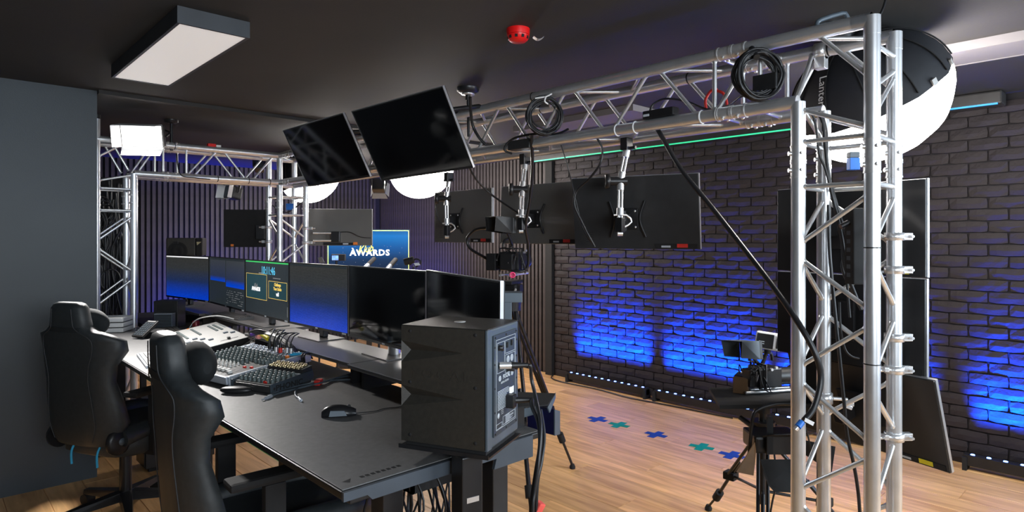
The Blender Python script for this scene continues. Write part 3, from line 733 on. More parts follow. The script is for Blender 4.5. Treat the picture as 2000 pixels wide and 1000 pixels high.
# wall television showing the award title
def grad_screen(name, stops, emit=1.0, axis='Z', brick=False, size=.36, extra=None):
    m = bpy.data.materials.new(name); m.use_nodes = True; nt = m.node_tree; b = nt.nodes['Principled BSDF']
    tc = nt.nodes.new('ShaderNodeTexCoord'); sp = nt.nodes.new('ShaderNodeSeparateXYZ'); nt.links.new(tc.outputs['Object'], sp.inputs[0])
    mr = nt.nodes.new('ShaderNodeMapRange'); mr.inputs['From Min'].default_value = -size/2; mr.inputs['From Max'].default_value = size/2
    nt.links.new(sp.outputs['XYZ'.index(axis)], mr.inputs['Value'])
    r = nt.nodes.new('ShaderNodeValToRGB'); nt.links.new(mr.outputs[0], r.inputs['Fac'])
    while len(r.color_ramp.elements) < len(stops): r.color_ramp.elements.new(.5)
    for e, (p, c) in zip(r.color_ramp.elements, stops): e.position = p; e.color = (*c, 1)
    out = r.outputs['Color']
    if brick:
        bt = nt.nodes.new('ShaderNodeTexBrick'); bt.inputs['Scale'].default_value = 60; bt.inputs['Brick Width'].default_value = .9; bt.inputs['Row Height'].default_value = .42
        bt.inputs['Color1'].default_value = (1, 1, 1, 1); bt.inputs['Color2'].default_value = (.8, .8, .8, 1); bt.inputs['Mortar'].default_value = (.45, .45, .45, 1); bt.inputs['Mortar Size'].default_value = .07
        cb = nt.nodes.new('ShaderNodeCombineXYZ'); nt.links.new(sp.outputs[0], cb.inputs[0]); nt.links.new(sp.outputs[2], cb.inputs[1]); nt.links.new(cb.outputs[0], bt.inputs['Vector'])
        mx = nt.nodes.new('ShaderNodeMix'); mx.data_type = 'RGBA'; mx.blend_type = 'MULTIPLY'; mx.inputs[0].default_value = 1
        nt.links.new(out, mx.inputs[6]); nt.links.new(bt.outputs['Color'], mx.inputs[7]); out = mx.outputs[2]
    nt.links.new(out, b.inputs['Emission Color']); b.inputs['Emission Strength'].default_value = emit
    b.inputs['Base Color'].default_value = (.004, .004, .005, 1); b.inputs['Roughness'].default_value = .25
    return m
wb = [(0, (0, .06, .75)), (.18, (.005, .05, .5)), (.42, (.016, .035, .12)), (.7, (.04, .045, .05)), (1, (.045, .045, .04))]
M['wallshot'] = grad_screen('screen_wall_picture', wb, 1.0, brick=True)
M['awards'] = grad_screen('screen_award_picture', [(0, (.0, .008, .03)), (.3, (.002, .03, .1)), (.55, (.0, .1, .36)), (.8, (.0, .2, .62)), (1, (.0, .05, .2))], 1.0, size=.57)
M['uidark'] = mat('screen_dark_grey', (.01, .013, .016), .25, emit=1, ecol=(.016, .022, .026), nscale=5)
M['uipanel'] = mat('screen_panel_teal', (.01, .03, .035), .25, emit=1, ecol=(.008, .035, .045), nscale=5)
M['uiwhite'] = mat('screen_white', (.9, .9, .9), .4, emit=.85, nscale=5, namt=.02)
M['uigrey'] = mat('screen_grey', (.3, .3, .3), .4, emit=.35, nscale=5)
M['uicyan'] = mat('screen_cyan', (.1, .5, .7), .4, emit=.8, ecol=(.09, .5, .75), nscale=5)
M['uigreen'] = mat('screen_green', (.05, .5, .12), .4, emit=.9, ecol=(.03, .45, .1), nscale=5)
M['uigold'] = mat('screen_gold', (.6, .45, .1), .4, emit=.8, ecol=(.75, .5, .1), nscale=5)
M['uilime'] = mat('screen_lime', (.6, .9, .2), .4, emit=.95, ecol=(.62, .9, .16), nscale=5)
M['uiyellow'] = mat('screen_yellow', (.9, .8, .1), .4, emit=1, ecol=(.9, .75, .05), nscale=5)
m = Matrix.Translation(W(720, 489, 7.4)) @ Matrix.Rotation(math.radians(-38), 4, 'Z')
r = display('stage_television', 'television with a lime frame and the word AWARDS on a blue picture', 'television', m, .965, .50, screen='awards', edge=None)
e = MB(); w, h, t = .945, .475, .007
for a, b_ in (((-w/2, -h/2), (w/2, -h/2+t)), ((-w/2, h/2-t), (w/2, h/2)), ((-w/2, -h/2+t), (-w/2+t, h/2-t)), ((w/2-t, -h/2+t), (w/2, h/2-t))): e.box((a[0], -.0075, a[1]), (b_[0], -.006, b_[1]))
obj('picture_frame', e, 'uilime', r)
text('lettering', 'ÀWARDS', .098, Matrix.Translation((.015, -.008, -.03)) @ FACE, 'uiwhite', r, bold=.003, sx=1.05, spacing=1.12)
text('lettering', 'Klub', .12, Matrix.Translation((-.045, -.009, .012)) @ Matrix.Rotation(-.15, 4, 'Y') @ FACE, 'uiyellow', r, shear=.6, sx=.8)
sp_ = MB(); rd = random.Random(5)
for k in range(26):
    x, z = rd.uniform(-.3, .4), rd.uniform(-.2, .06); sp_.box((x, -.0065, z), (x+.004, -.006, z+.004))
obj('sparkles', sp_, 'uigrey', r, 'stuff')
st = MB().cyl((0, .06, -.2), (0, .1, -1.36+.0), .025, 12); mi = m.inverted()
zf = -(W(720, 489, 7.4).z)
b = MB().box((-.03, .03, zf+.03), (.03, .07, -.1)); obj('stand_post', b, 'satin', r)
obj('stand_foot', MB().box((-.35, -.2, zf+.001), (.35, .3, zf+.03), bev=.006), 'satin', r)
# ======================= DESK =======================
DZ = .84
r = thing('desk', 'long black desk with a grey steel end beam and cable tray', 'desk', (1.2, 3.4, 0))
obj('desk_top', MB().box((.80, 1.49, DZ-.024), (1.56, 5.3, DZ-.003), bev=.004), 'black', r)
obj('desk_mat', MB().box((.806, 1.497, DZ-.003), (1.55, 3.42, DZ), bev=.001), 'desk', r, label='soft black desk mat at the near end')
obj('desk_mat', MB().box((.806, 3.43, DZ-.003), (1.55, 5.29, DZ), bev=.001), 'desk', r, label='soft black desk mat at the far end')
# end beam (steel) with stepped lower edge
def yz_plate(poly, y0, y1):   # poly in (x,z)
    n = len(poly); v = [Vector((x, y0, z)) for x, z in poly]+[Vector((x, y1, z)) for x, z in poly]
    return MB().add(v, [tuple(range(n)), tuple(range(2*n-1, n-1, -1))]+[(i_, n+i_, n+(i_+1) % n, (i_+1) % n) for i_ in range(n)])
obj('end_beam', yz_plate([(.80, DZ-.002), (.80, DZ-.026), (.87, DZ-.026), (.885, DZ-.042), (1.335, DZ-.042), (1.325, DZ-.074), (1.50, DZ-.074), (1.50, DZ-.002)], 1.478, 1.489), 'skirt', r)
for x0, y0 in ((1.02, 1.62), (1.45, 1.62), (1.02, 3.3), (1.45, 3.3), (1.02, 5.1), (1.45, 5.1)):
    obj('leg', MB().box((x0-.035, y0-.035, .0), (x0+.035, y0+.035, DZ-.028), bev=.004), 'satin', r)
for y0 in (1.62, 3.3, 5.1):
    obj('foot_bar', MB().box((.86, y0-.04, 0), (1.58, y0+.04, .035), bev=.005), 'satin', r)
    obj('cross_bar', MB().box((.88, y0-.03, DZ-.09), (1.58, y0+.03, DZ-.03), bev=.004), 'satin', r)
obj('cable_tray', MB().box((1.2, 1.75, DZ-.2), (1.5, 5.1, DZ-.17)).box((1.2, 1.75, DZ-.2), (1.21, 5.1, DZ-.1)), 'matt', r)
# tonal mark on the mat corner
lg = MB().add([(.83, 1.545, DZ+.0003), (.862, 1.553, DZ+.0003), (.845, 1.527, DZ+.0003)], [(0, 2, 1)])
obj('mat_emblem', lg, 'black', r)
lg = MB(); rd = random.Random(4)
for k in range(8): lg.box((.885+k*.017, 1.535, DZ), (.896+k*.017, 1.549, DZ+.0004))
obj('mat_print', lg, 'black', r, 'stuff')
# hanging cable bundle under the desk
for k in range(14):
    rd = random.Random(k); y0 = rd.uniform(1.70, 1.86); x0 = rd.uniform(1.0, 1.3)
    if k == 0: ub = thing('under_desk_cables', 'bunch of black cables drooping under the desk edge', 'cables', (1.1, 2.1, .3))
    obj('cable', MB().path([(x0, y0, DZ-.1), (x0+rd.uniform(-.05, .05), y0+rd.uniform(-.1, .1), .6), (x0+rd.uniform(-.08, .08), y0+rd.uniform(-.1, .1), .4), (x0+.1, y0+rd.uniform(-.1, .1), .5), (x0+.15, y0+.1, DZ-.15)], .004, 5), 'cable', ub)
r = thing('computer_tower', 'black computer tower with a pale top edge under the desk between the chairs', 'computer', None, mtx=RT((1.25, 4.62, 0), math.radians(-90)))
obj('case', MB().box((-.11, -.2, .02), (.11, .22, .46), bev=.006), 'black', r)
obj('front_panel', MB().box((-.1, -.206, .03), (.1, -.2, .45), bev=.002), 'satin', r)
obj('top_edge', MB().box((-.11, -.2, .461), (.11, .22, .466)), 'white', r)  # white plate paints in the light caught along the black case
for sx in (-.09, .09): obj('foot', MB().box((sx-.015, -.18, 0), (sx+.015, .2, .02)), 'matt', r)
# far side desk below monitor a and riser shelves
r = thing('side_desk', 'small dark desk at the far end beyond the long desk', 'desk', (1.6, 5.8, 0))
obj('desk_top', MB().box((1.25, 5.31, DZ-.03), (1.95, 6.3, DZ), bev=.004), 'black', r)
for x0, y0 in ((1.3, 5.66), (1.9, 5.36), (1.3, 6.25), (1.9, 6.25)): obj('leg', MB().box((x0-.02, y0-.02, 0), (x0+.02, y0+.02, DZ-.03)), 'satin', r)
def riser(x0, x1, y0, y1, label, z=.945):
    r = thing('monitor_riser', label, 'monitor shelf', ((x0+x1)/2, (y0+y1)/2, DZ), 'monitor shelves on the desk')
    obj('shelf', MB().box((x0, y0, z-.018), (x1, y1, z), bev=.002), 'riser', r)
    obj('edge_band', MB().box((x0-.0015, y0, z-.003), (x0, y1, z)), 'edge', r, label='thin bright edge strip')
    for yy in (y0+.06, y1-.06): obj('side_panel', MB().box((x0+.04, yy-.01, DZ), (x1-.02, yy+.01, z-.018)), 'matt', r)
riser(1.372, 1.70, 1.78, 2.50, 'dark monitor shelf at the near end, behind the grey speaker')
riser(1.39, 1.70, 2.51, 3.75, 'dark monitor shelf behind the audio mixers')
riser(1.54, 1.80, 3.76, 4.92, 'dark monitor shelf behind the video control console')
riser(1.5, 1.85, 4.93, 5.95, 'dark monitor shelf farthest from the camera')

# ======================= DESK MONITORS =======================
tops = [GZ(305, 498, 1.36), GZ(415, 500, 1.36), GZ(481, 506, 1.36), GZ(567, 512, 1.36), GZ(683, 519, 1.36), GZ(835, 530, 1.36), GZ(982, 553, 1.36)]
tops[6] = Vector((1.43, 1.555, 1.36))
tops[0] = Vector((1.56, 6.0, 1.36)); tops[1] = Vector((1.66, 5.2, 1.36))
MONS = []
labs = ['desk monitor showing the blue lit brick wall, leftmost of the row', 'desk monitor showing several small picture windows, second from the left',
        'desk monitor showing the clock 10:11:46 under a green bar', 'desk monitor showing the blue brick wall, beside the clock monitor',
        'switched off black desk monitor directly behind the grey speaker', 'switched off dark desk monitor at the right end of the row, angled inward']
for k in range(6):
    a, b_ = tops[k], tops[k+1]; d = (b_-a); yaw = math.atan2(d.y, d.x); w = d.length-.006; h = .362
    if k in (4, 5): h = .362
    c = (a+b_)/2; zc = 1.36-h/2
    m = Matrix.Translation((c.x, c.y, zc)) @ Matrix.Rotation(yaw, 4, 'Z') @ Matrix.Rotation(.015 if k == 5 else 0, 4, 'Y')
    r = display('desk_monitor', labs[k], 'monitor', m, w, h, 'row of monitors on the desk shelves', screen=('wallshot', 'uidark', 'uidark', 'wallshot', 'gloss', 'gloss')[k], back='satin', edge='edge' if k > 3 else None, frame='satin')
    zb = .945-zc   # shelf level in local z
    dx = 0 if k != 0 else -.02
    obj('neck', MB().box((dx-.025, .02, zb+.006), (dx+.025, .05, -h/2+.08), bev=.006) if k < 4 else MB().cyl((dx, .05, zb+.006), (dx, .05, -h/2+.1), .03, 20), 'satin' if k < 4 else 'steel', r)
    obj('base_foot', MB().prism([(dx-.12, -.06), (dx+.12, -.06), (dx+.12, .10), (dx-.12, .10)], .006, Matrix.Translation((0, 0, zb))), 'riser', r)
    if k in (0, 3): 
        obj('title_bar', MB().box((-w/2+.008, -.0068, h/2-.018), (w/2-.02, -.006, h/2-.008)), 'uiwhite' if k == 0 else 'uidark', r)
    obj('badge', MB().box((-.012, -.0095, -h/2+.003), (.012, -.008, -h/2+.010)), 'print', r)
    obj('sticker', MB().box((w/2-.06, -.0095, -h/2+.002), (w/2-.02, -.008, -h/2+.011)), 'print', r)
    MONS.append((r, m, w, h))
# monitor b: windows
r, m, w, h = MONS[1]
M['wallshot2'] = grad_screen('screen_window_picture', wb, 1.0, axis='Z', size=.2)
def win(x0, x1, z0, z1, mt, name='screen_window', y=-.0066, parent=None):
    o = obj(name, MB().box((-(x1-x0)/2, -.0003, -(z1-z0)/2), ((x1-x0)/2, .0003, (z1-z0)/2)), mt, parent); o.location = ((x0+x1)/2, y, (z0+z1)/2); return o
M['winpic'] = grad_screen('screen_small_wall_picture', [(0, (0, .05, .6)), (.12, (0, .045, .45)), (.28, (.02, .03, .07)), (1, (.04, .045, .05))], 1.0, size=.19)
win(-w/2+.03, -.02, .0, .16, 'winpic', parent=r); win(0, w/2-.02, -.03, .16, 'winpic', parent=r)
ln = MB(); rd = random.Random(2)
for k in range(60):
    x = rd.uniform(.0, w/2-.06); z = rd.choice([-.06, -.075, -.09, -.105, -.12, -.135, -.15]); ln.box((x, -.0068, z), (x+rd.uniform(.01, .04), -.0062, z+.003))
obj('screen_text', ln, 'uigrey', r, 'stuff')
# monitor c: clock
r, m, w, h = MONS[2]
obj('screen_bar', MB().box((-w/2+.008, -.0068, h/2-.016), (w/2-.012, -.006, h/2-.008)), 'uigreen', r, label='green bar along the top of the screen')
text('lettering', '10:11:46', .072, Matrix.Translation((.04, -.007, .115)) @ FACE, 'uicyan', r, sx=.95)
def panel(x0, x1, z0, z1):
    win(x0, x1, z0, z1, 'uipanel', parent=r); t = .0025; b = MB()
    for a, b_ in (((x0, z0), (x1, z0+t)), ((x0, z1-t), (x1, z1)), ((x0, z0), (x0+t, z1)), ((x1-t, z0), (x1, z1))): b.box((a[0], -.0076, a[1]), (b_[0], -.007, b_[1]))
    obj('panel_border', b, 'uigold', r)
panel(-w/2+.02, .02, -.075, .09); panel(.05, w/2-.03, -.055, .055)
text('lettering', 'AWARDS', .036, Matrix.Translation((-w/4+.015, -.0075, -.01)) @ FACE, 'uiwhite', r, bold=.0012)
text('lettering', 'Klub', .04, Matrix.Translation((-w/4+.01, -.0078, .012)) @ FACE, 'uigrey', r, shear=.5, sx=.8)
text('lettering', 'Challenge\nYour Limits', .026, Matrix.Translation((w/4+.01, -.0075, .022)) @ FACE, 'uigold', r, bold=.0012)
text('lettering', 'w8', .034, Matrix.Translation((w/4+.01, -.0075, -.024)) @ FACE, 'uiwhite', r, bold=.0012)
obj('screen_line', MB().box((-.12, -.007, .086+.008), (-.03, -.0064, .1)), 'uigrey', r); obj('screen_line', MB().box((.12, -.007, .072), (.24, -.0064, .076)), 'uigrey', r)
obj('scroll_bar', MB().box((w/2-.026, -.007, -.15), (w/2-.022, -.0064, -.09)), 'uigrey', r)

# ======================= DESK ITEMS =======================
# stack of three white slim boxes
p = GZ(221, 647, DZ)
for k in range(3):
    o = thing('network_box', ['white flat box, bottom of the stack on the desk', 'white flat box, middle of the stack on the desk', 'white flat box, top of the stack on the desk'][k], 'storage box', None, 'white flat boxes stacked on the desk', mtx=RT((p.x, p.y, DZ+k*.036), math.radians(-33)))
    obj('body', MB().box((-.1, -.09, .003), (.1, .09, .033), bev=.006), 'white', o)
    obj('foot', MB().box((-.09, -.08, 0), (.09, .08, .003)), 'satin', o)
# phone on a wedge stand
m = RT(GZ(283, 660, DZ), math.radians(-64))
r = thing('desk_phone', 'black sloped desk phone on the far part of the desk', 'telephone', None, mtx=m)
obj('stand', MB().hexa([Vector(q) for q in ((-.05, -.02, 0), (.05, -.02, 0), (.05, .13, 0), (-.05, .13, 0), (-.045, .03, .02), (.045, .03, .02), (.045, .12, .045), (-.045, .12, .045))]), 'matt', r)
pmx = Matrix.Translation((0, -.05, .006)) @ Matrix.Rotation(math.radians(36), 4, 'X')
obj('keypad_body', MB().box((-.05, 0, 0), (.05, .15, .018), pmx, bev=.004), 'black', r)
b = MB()
for i_ in range(4):
    for j in range(7): b.box((-.04+i_*.021, .012+j*.017, .018), (-.04+i_*.021+.016, .012+j*.017+.012, .0195), pmx)
obj('keys', b, 'plate', r, 'stuff')
obj('display_strip', MB().box((-.035, .135, .018), (.035, .145, .019), pmx), 'uigrey', r)
# black speaker-like box and ribbed box
r = thing('black_cabinet', 'small black box standing beside the left truss tower', 'box', None, mtx=RT((1.36, 5.15, DZ), math.radians(-38)))
obj('body', MB().box((-.085, -.07, 0), (.085, .07, .2), bev=.004), 'black', r)
obj('slot', MB().box((-.06, -.071, .13), (.06, -.0705, .175)), 'matt', r)
r = thing('ribbed_box', 'grey ribbed box with a pale top edge behind the desk phone', 'box', None, mtx=RT((1.30, 5.05, DZ), math.radians(-38)))
obj('body', MB().box((-.062, -.03, 0), (.062, .03, .112), bev=.003), 'bluegrey', r)
b = MB()
for k in range(9): b.box((-.058, -.033, .012+k*.011), (.058, -.03, .017+k*.011))
obj('ribs', b, 'matt', r, 'stuff'); obj('top_edge', MB().box((-.062, -.032, .112), (.062, .032, .115)), 'silver', r)
r = thing('red_can', 'small dark red can beside the ribbed box', 'can', None, mtx=RT((1.43, 4.78, DZ)))
obj('body', MB().lathe([(.022, 0), (.024, .004), (.024, .07), (.021, .075), (0, .074)], n=18), mat('dark_red_tin', (.16, .01, .015), .35, .3, nscale=10), r)
obj('band', MB().lathe([(.0245, .015), (.0245, .035)], n=18), 'gold', r)
o = obj('yellow_roll', MB().lathe([(.018, 0), (.032, 0), (.032, .02), (.018, .02), (.018, 0)], RT((1.52, 4.86, DZ)), 20), 'yellow'); tag(o, 'small roll of yellow tape behind the keyboard', 'tape roll')
# keyboards
def keyboard(m, w, d, label, mt, km, rows=6, cols=17):
    r = thing('keyboard', label, 'keyboard', None, 'keyboards on the desk', mtx=m)
    obj('base', MB().hexa([Vector(q) for q in ((-w/2, -d/2, 0), (w/2, -d/2, 0), (w/2, d/2, 0), (-w/2, d/2, 0), (-w/2, -d/2, .012), (w/2, -d/2, .012), (w/2, d/2, .02), (-w/2, d/2, .02))]), mt, r)
    b = MB(); cw = (w-.016)/cols; rh = (d-.016)/rows
    for i_ in range(cols):
        for j in range(rows):
            x = -w/2+.008+i_*cw; y = -d/2+.008+j*rh; z = .012+.008*(y+d/2)/d
            b.box((x+.0015, y+.0015, z), (x+cw-.0015, y+rh-.0015, z+.006))
    obj('keys', b, km, r, 'stuff'); return r
keyboard(RT((1.24, 4.84, DZ), math.radians(-98)), .30, .2, 'grey keyboard lying beyond the video control console', 'bluegrey', 'speaker')
keyboard(RT((.93, 3.78, DZ), math.radians(-97)), .42, .14, 'silver keyboard at the desk edge behind the near chair', 'silver', 'console')
keyboard(RT((1.6, 4.55, .945), math.radians(-85)), .42, .11, 'dark keyboard on the shelf under the clock monitor', 'riser', 'riser')
# video control console (light grey, tilted)
cA, cB, cC, cD = GZ(332, 655, .86), GZ(405, 630, .905), GZ(483, 657, .905), GZ(393, 692, .86)
cm = Vector((1.30, 4.20, DZ)); m = RT(cm, math.radians(-95.7))
r = thing('video_console', 'light grey video control console sloping on the desk', 'control console', None, mtx=m)
W2, D2 = .415, .17
slope = Matrix.Translation((0, -D2, .012)) @ Matrix.Rotation(math.radians(10), 4, 'X')
b = MB().hexa([Vector(q) for q in ((-W2, -D2, 0), (W2, -D2, 0), (W2, D2, 0), (-W2, D2, 0), (-W2, -D2, .011), (W2, -D2, .011), (W2, D2, .078), (-W2, D2, .078))])
obj('base', b, 'matt', r); obj('top_panel', MB().box((-W2, 0, 0), (W2, .342, .006), slope, bev=.002), 'console', r)
b = MB()
for row, (y, n, x0) in enumerate(((.05, 12, -.36), (.08, 12, -.36), (.16, 10, -.33), (.26, 9, -.3), (.29, 9, -.3))):
    for k in range(n): b.box((x0+k*.03, y, .006), (x0+k*.03+.018, y+.014, .012), slope)
obj('buttons', b, 'knob', r, 'stuff')
b = MB()
for x, y in ((.12, .05), (.18, .06), (.22, .1), (.12, .13), (.2, .16), (.05, .1), (.09, .27), (.14, .3)): b.box((x, y, .006), (x+.026, y+.026, .013), slope)
obj('key_caps', b, 'bluegrey', r, 'stuff')
obj('fader_slot', MB().box((.33, .2, .006), (.336, .3, .0075), slope).box((.322, .24, .0065), (.344, .255, .02), slope), 'satin', r)
obj('logo_strip', MB().box((-.27, .325, .0062), (-.1, .335, .0068), slope), 'knob', r)
obj('orange_mark', MB().box((-.40, .15, .006), (-.385, .165, .008), slope), 'orange', r)
o = obj('white_cable', MB().path([(1.40, 4.85, DZ+.005), (1.42, 4.72, .93), (1.48, 4.5, .97), (1.56, 4.4, .95)], .004), 'white'); tag(o, 'thin white cable arching over the top of the video console', 'cable')

def knob_array(m, xs, ys, zf, r, h, mt, parent, name='knobs', n=8):
    b = MB()
    for x in xs:
        for y in ys: b.lathe([(r, 0), (r*.85, h*.85), (r*.6, h), (0, h)], m @ Matrix.Translation((x, y, zf)), n)
    return obj(name, b, mt, parent, 'stuff')
# large mixer
mm = RT((1.15, 3.13, DZ), math.radians(-79))
r = thing('audio_mixer', 'large silver framed audio mixer with rows of knobs', 'audio mixer', None, mtx=mm)
w2, d2 = .235, .21
sl = Matrix.Translation((0, -d2, .045)) @ Matrix.Rotation(math.radians(6), 4, 'X')
obj('body', MB().hexa([Vector(q) for q in ((-w2, -d2+.03, 0), (w2, -d2+.03, 0), (w2, d2, 0), (-w2, d2, 0), (-w2, -d2, .04), (w2, -d2, .04), (w2, d2, .083), (-w2, d2, .083))]), 'matt', r)
obj('top_panel', MB().box((-w2, 0, -.004), (w2, .42, .003), sl, bev=.001), 'backgl', r)
for s in (-1, 1): obj('side_rail', MB().box((s*w2-.004*s, -.005, -.038), (s*(w2+.012), .425, .008), sl, bev=.004), 'silver', r)
obj('front_rail', MB().box((-w2, -.012, -.03), (w2, 0, .006), sl, bev=.003), 'silver', r)
xs = [-.215+.033*k for k in range(10)]
knob_array(sl, xs, [.16+.024*k for k in range(7)], .003, .0085, .02, 'knob', r)
knob_array(sl, xs, [.10, .12, .14], .003, .006, .012, 'knobw', r, 'small_knobs')
knob_array(sl, [.13, .16, .19, .22], [.2, .23, .26, .29], .003, .0085, .02, 'knob', r, 'master_knobs')
b = MB()
for x in [-.215+.033*k for k in range(13)]: b.box((x-.001, .015, .003), (x+.001, .085, .0035), sl)
obj('fader_slots', b, 'matt', r, 'stuff')
b = MB(); rd = random.Random(8)
for x in [-.215+.033*k for k in range(13)]:
    y = rd.uniform(.02, .06); b.box((x-.007, y, .004), (x+.007, y+.02, .016), sl)
obj('fader_caps', b, 'knobw', r, 'stuff')
b = MB()
for x in [-.215+.033*k for k in range(13)]:
    for y in (.345, .375, .4): b.lathe([(.0095, 0), (.0095, .006), (.005, .006), (.004, .001), (0, .001)], sl @ Matrix.Translation((x, y, .003)), 10)
obj('sockets', b, 'silver', r, 'stuff')
obj('red_buttons', MB().box((.15, .12, .003), (.166, .13, .01), sl).box((.19, .13, .003), (.205, .14, .01), sl), 'redlab', r, 'stuff')
obj('orange_button', MB().box((.2, .31, .003), (.216, .325, .014), sl), 'orange', r)
b = MB()
for k in range(60):
    x = rd.uniform(-.22, .22); y = rd.uniform(.09, .33); b.box((x, y, .003), (x+.009, y+.0016, .0034), sl)
obj('panel_print', b, 'print', r, 'stuff')
MX = mm @ sl
# small mixer
mm2 = RT((1.15, 2.765, DZ), math.radians(-70))
r = thing('small_mixer', 'small dark grey mixer with gold sockets in front of the large mixer', 'audio mixer', None, mtx=mm2)
w2, d2 = .112, .12
sl = Matrix.Translation((0, -d2, .036)) @ Matrix.Rotation(math.radians(4), 4, 'X')
obj('body', MB().box((-w2, -d2, .004), (w2, d2, .034), bev=.005), 'backpl', r)
obj('foot_pads', MB().box((-w2+.01, -d2+.01, 0), (w2-.01, d2-.01, .004)), 'matt', r)
obj('top_panel', MB().box((-w2+.006, .006, -.004), (w2-.006, .17, .002), sl), 'backgl', r)
for s in (-1, 1): obj('side_cheek', MB().box((s*w2, -.004, -.036), (s*(w2+.008), .242, .008), sl, bev=.003), 'plate', r)
obj('rear_hump', MB().hexa([sl @ Vector(q) for q in ((-w2, .17, -.004), (w2, .17, -.004), (w2, .245, -.004), (-w2, .245, -.004), (-w2, .185, .022), (w2, .185, .022), (w2, .242, .028), (-w2, .242, .028))]), 'backpl', r)
obj('panel_edge', MB().box((-w2, .165, .0), (w2, .172, .008), sl), 'silver', r)
knob_array(sl, [-.095+.027*k for k in range(8)], [.03, .06, .09, .12, .148], .002, .009, .018, 'knob', r)
b = MB()
for i_ in range(7):
    for j in range(3): b.lathe([(.009, 0), (.009, .007), (.005, .007), (.004, .001), (0, .001)], sl @ Matrix.Translation((-.085+i_*.028, .19+j*.022, .022+j*.0025)), 10)
obj('sockets', b, 'gold', r, 'stuff')
obj('red_button', MB().box((.05, .02, .002), (.07, .03, .01), sl), 'redlab', r)
text('lettering', 'PHONIC', .034, Matrix.Translation((w2+.0085, -.02, .022)) @ Matrix.Rotation(PI/2, 4, 'Z') @ FACE, 'matt', r, bold=.0008, sx=1.2)
obj('screw', MB().lathe([(.006, 0), (.005, .002), (0, .002)], Matrix.Translation((w2+.008, -.105, .022)) @ Matrix.Rotation(PI/2, 4, 'Y'), 10), 'matt', r)
# cable loom with xlr plugs at the mixer back
def xlr(p, d, mt='steel', L=.05, r=.0095):
    p, d = Vector(p), Vector(d).normalized(); return MB().cyl(p, p+d*L*.5, r, 12), MB().cyl(p+d*L*.5, p+d*L, r*.85, 12, r*.5)
r = thing('audio_cable_loom', 'bundle of black audio cables with coloured ties behind the large mixer', 'cables', MX @ Vector((.1, .42, .05)))
up = Vector((0, 0, 1))
for k, (x, y, c) in enumerate(((.08, .345, 'steel'), (.115, .345, 'redlab'), (.148, .36, 'steel'), (.18, .36, 'steel'), (.05, .375, 'steel'), (.02, .375, 'black'), (-.02, .375, 'black'))):
    p = MX @ Vector((x, y, .012)); d = Vector((0, .05, 1)); A, B_ = xlr(p, d, L=.05)
    obj('plug', A, c, r, label='red plug' if c == 'redlab' else None); obj('plug_boot', B_, 'black', r)
    q = p+d.normalized()*.05
    obj('cable', MB().path([q, q+Vector((.02, .01, .03)), q+Vector((.07, .05+.01*k, .035)), Vector((1.36, 3.32+.012*k, .98)), Vector((1.36, 3.55, .93)), Vector((1.38, 3.75, .87))], .0032, 6), 'cable', r)
for k in range(7):
    obj('cable', MB().path([(1.32, 3.5, .95+.006*k), (1.33, 3.38, .985+.004*k), (1.345+.004*k, 3.22, .99), (1.35+.004*k, 3.05, .955), (1.34+.005*k, 2.9+.012*k, .90), (1.32, 2.84+.012*k, .86)], .0032, 6), 'cable', r)
def tie(p, d, L, rr, mt, lab): return obj('tie', MB().cyl(Vector(p)-Vector(d).normalized()*L/2, Vector(p)+Vector(d).normalized()*L/2, rr, 10), mt, r, label=lab)
tie(W(497, 653, 3.42), (-.15, .9, -.1), .05, .013, 'purple', 'purple cable tie'); tie(W(505, 657, 3.4), (0, 1, -.1), .03, .014, 'pink', 'salmon cable tie'); tie(W(517, 657, 3.36), (.05, -.8, -.2), .08, .012, 'yellow', 'yellow cable tie')
tie(W(566, 685, 3.15), (0, -.6, -.8), .04, .013, 'teal', 'light blue cable tie'); tie(W(577, 693, 3.08), (CS, -SN, 0), .06, .011, 'teal', 'light blue cable tie')
for k in range(5):
    p = W(568+k*6, 697, 3.06); obj('plug', MB().cyl(p, p+Vector((0, .01, -.065)), .0085, 10), 'black', r)
for k in range(2):
    p = W(590+k*5, 722, 2.98); obj('plug', MB().cyl(p, p+up*.035, .009, 12), 'gold', r, label='pale brass plug'); obj('cable', MB().path([p+up*.035, p+up*.07, W(598+k*5, 690, 3.05), W(610, 700, 3.2)], .0045, 6), 'cable', r)
# patch cables with red strap
r = thing('patch_cables', 'grey patch cables held by a red strap on the desk mat', 'cables', GZ(600, 760, DZ))
def dz(px, py, z=DZ+.006): return GZ(px, py, z)
obj('cable', MB().path([dz(519, 778), dz(545, 768), dz(585, 758), dz(622, 748, DZ+.012), dz(660, 738), dz(720, 728)], .0045), 'bluegrey', r)
obj('cable', MB().path([dz(522, 774), dz(550, 762), dz(590, 752), dz(622, 746, DZ+.012), dz(665, 742), dz(720, 740)], .0045), 'bluegrey', r)
obj('cable', MB().path([dz(588, 782), dz(577, 772), dz(580, 760), dz(600, 752), dz(622, 749, DZ+.016), dz(670, 734), dz(720, 722)], .004), 'bluegrey', r)
obj('jack_plug', MB().cyl(dz(519, 778), dz(530, 773.5), .007, 10).cyl(dz(512, 781), dz(519, 778), .003, 8), 'silver', r); obj('jack_plug', MB().cyl(dz(588, 782), dz(583, 777), .006, 10), 'silver', r)
p = dz(622, 749, DZ+.008); obj('strap', MB().box((-.014, -.022, -.006), (.014, .022, .018), RT(p, math.radians(-45)), bev=.004), 'redlab', r, label='red strap')
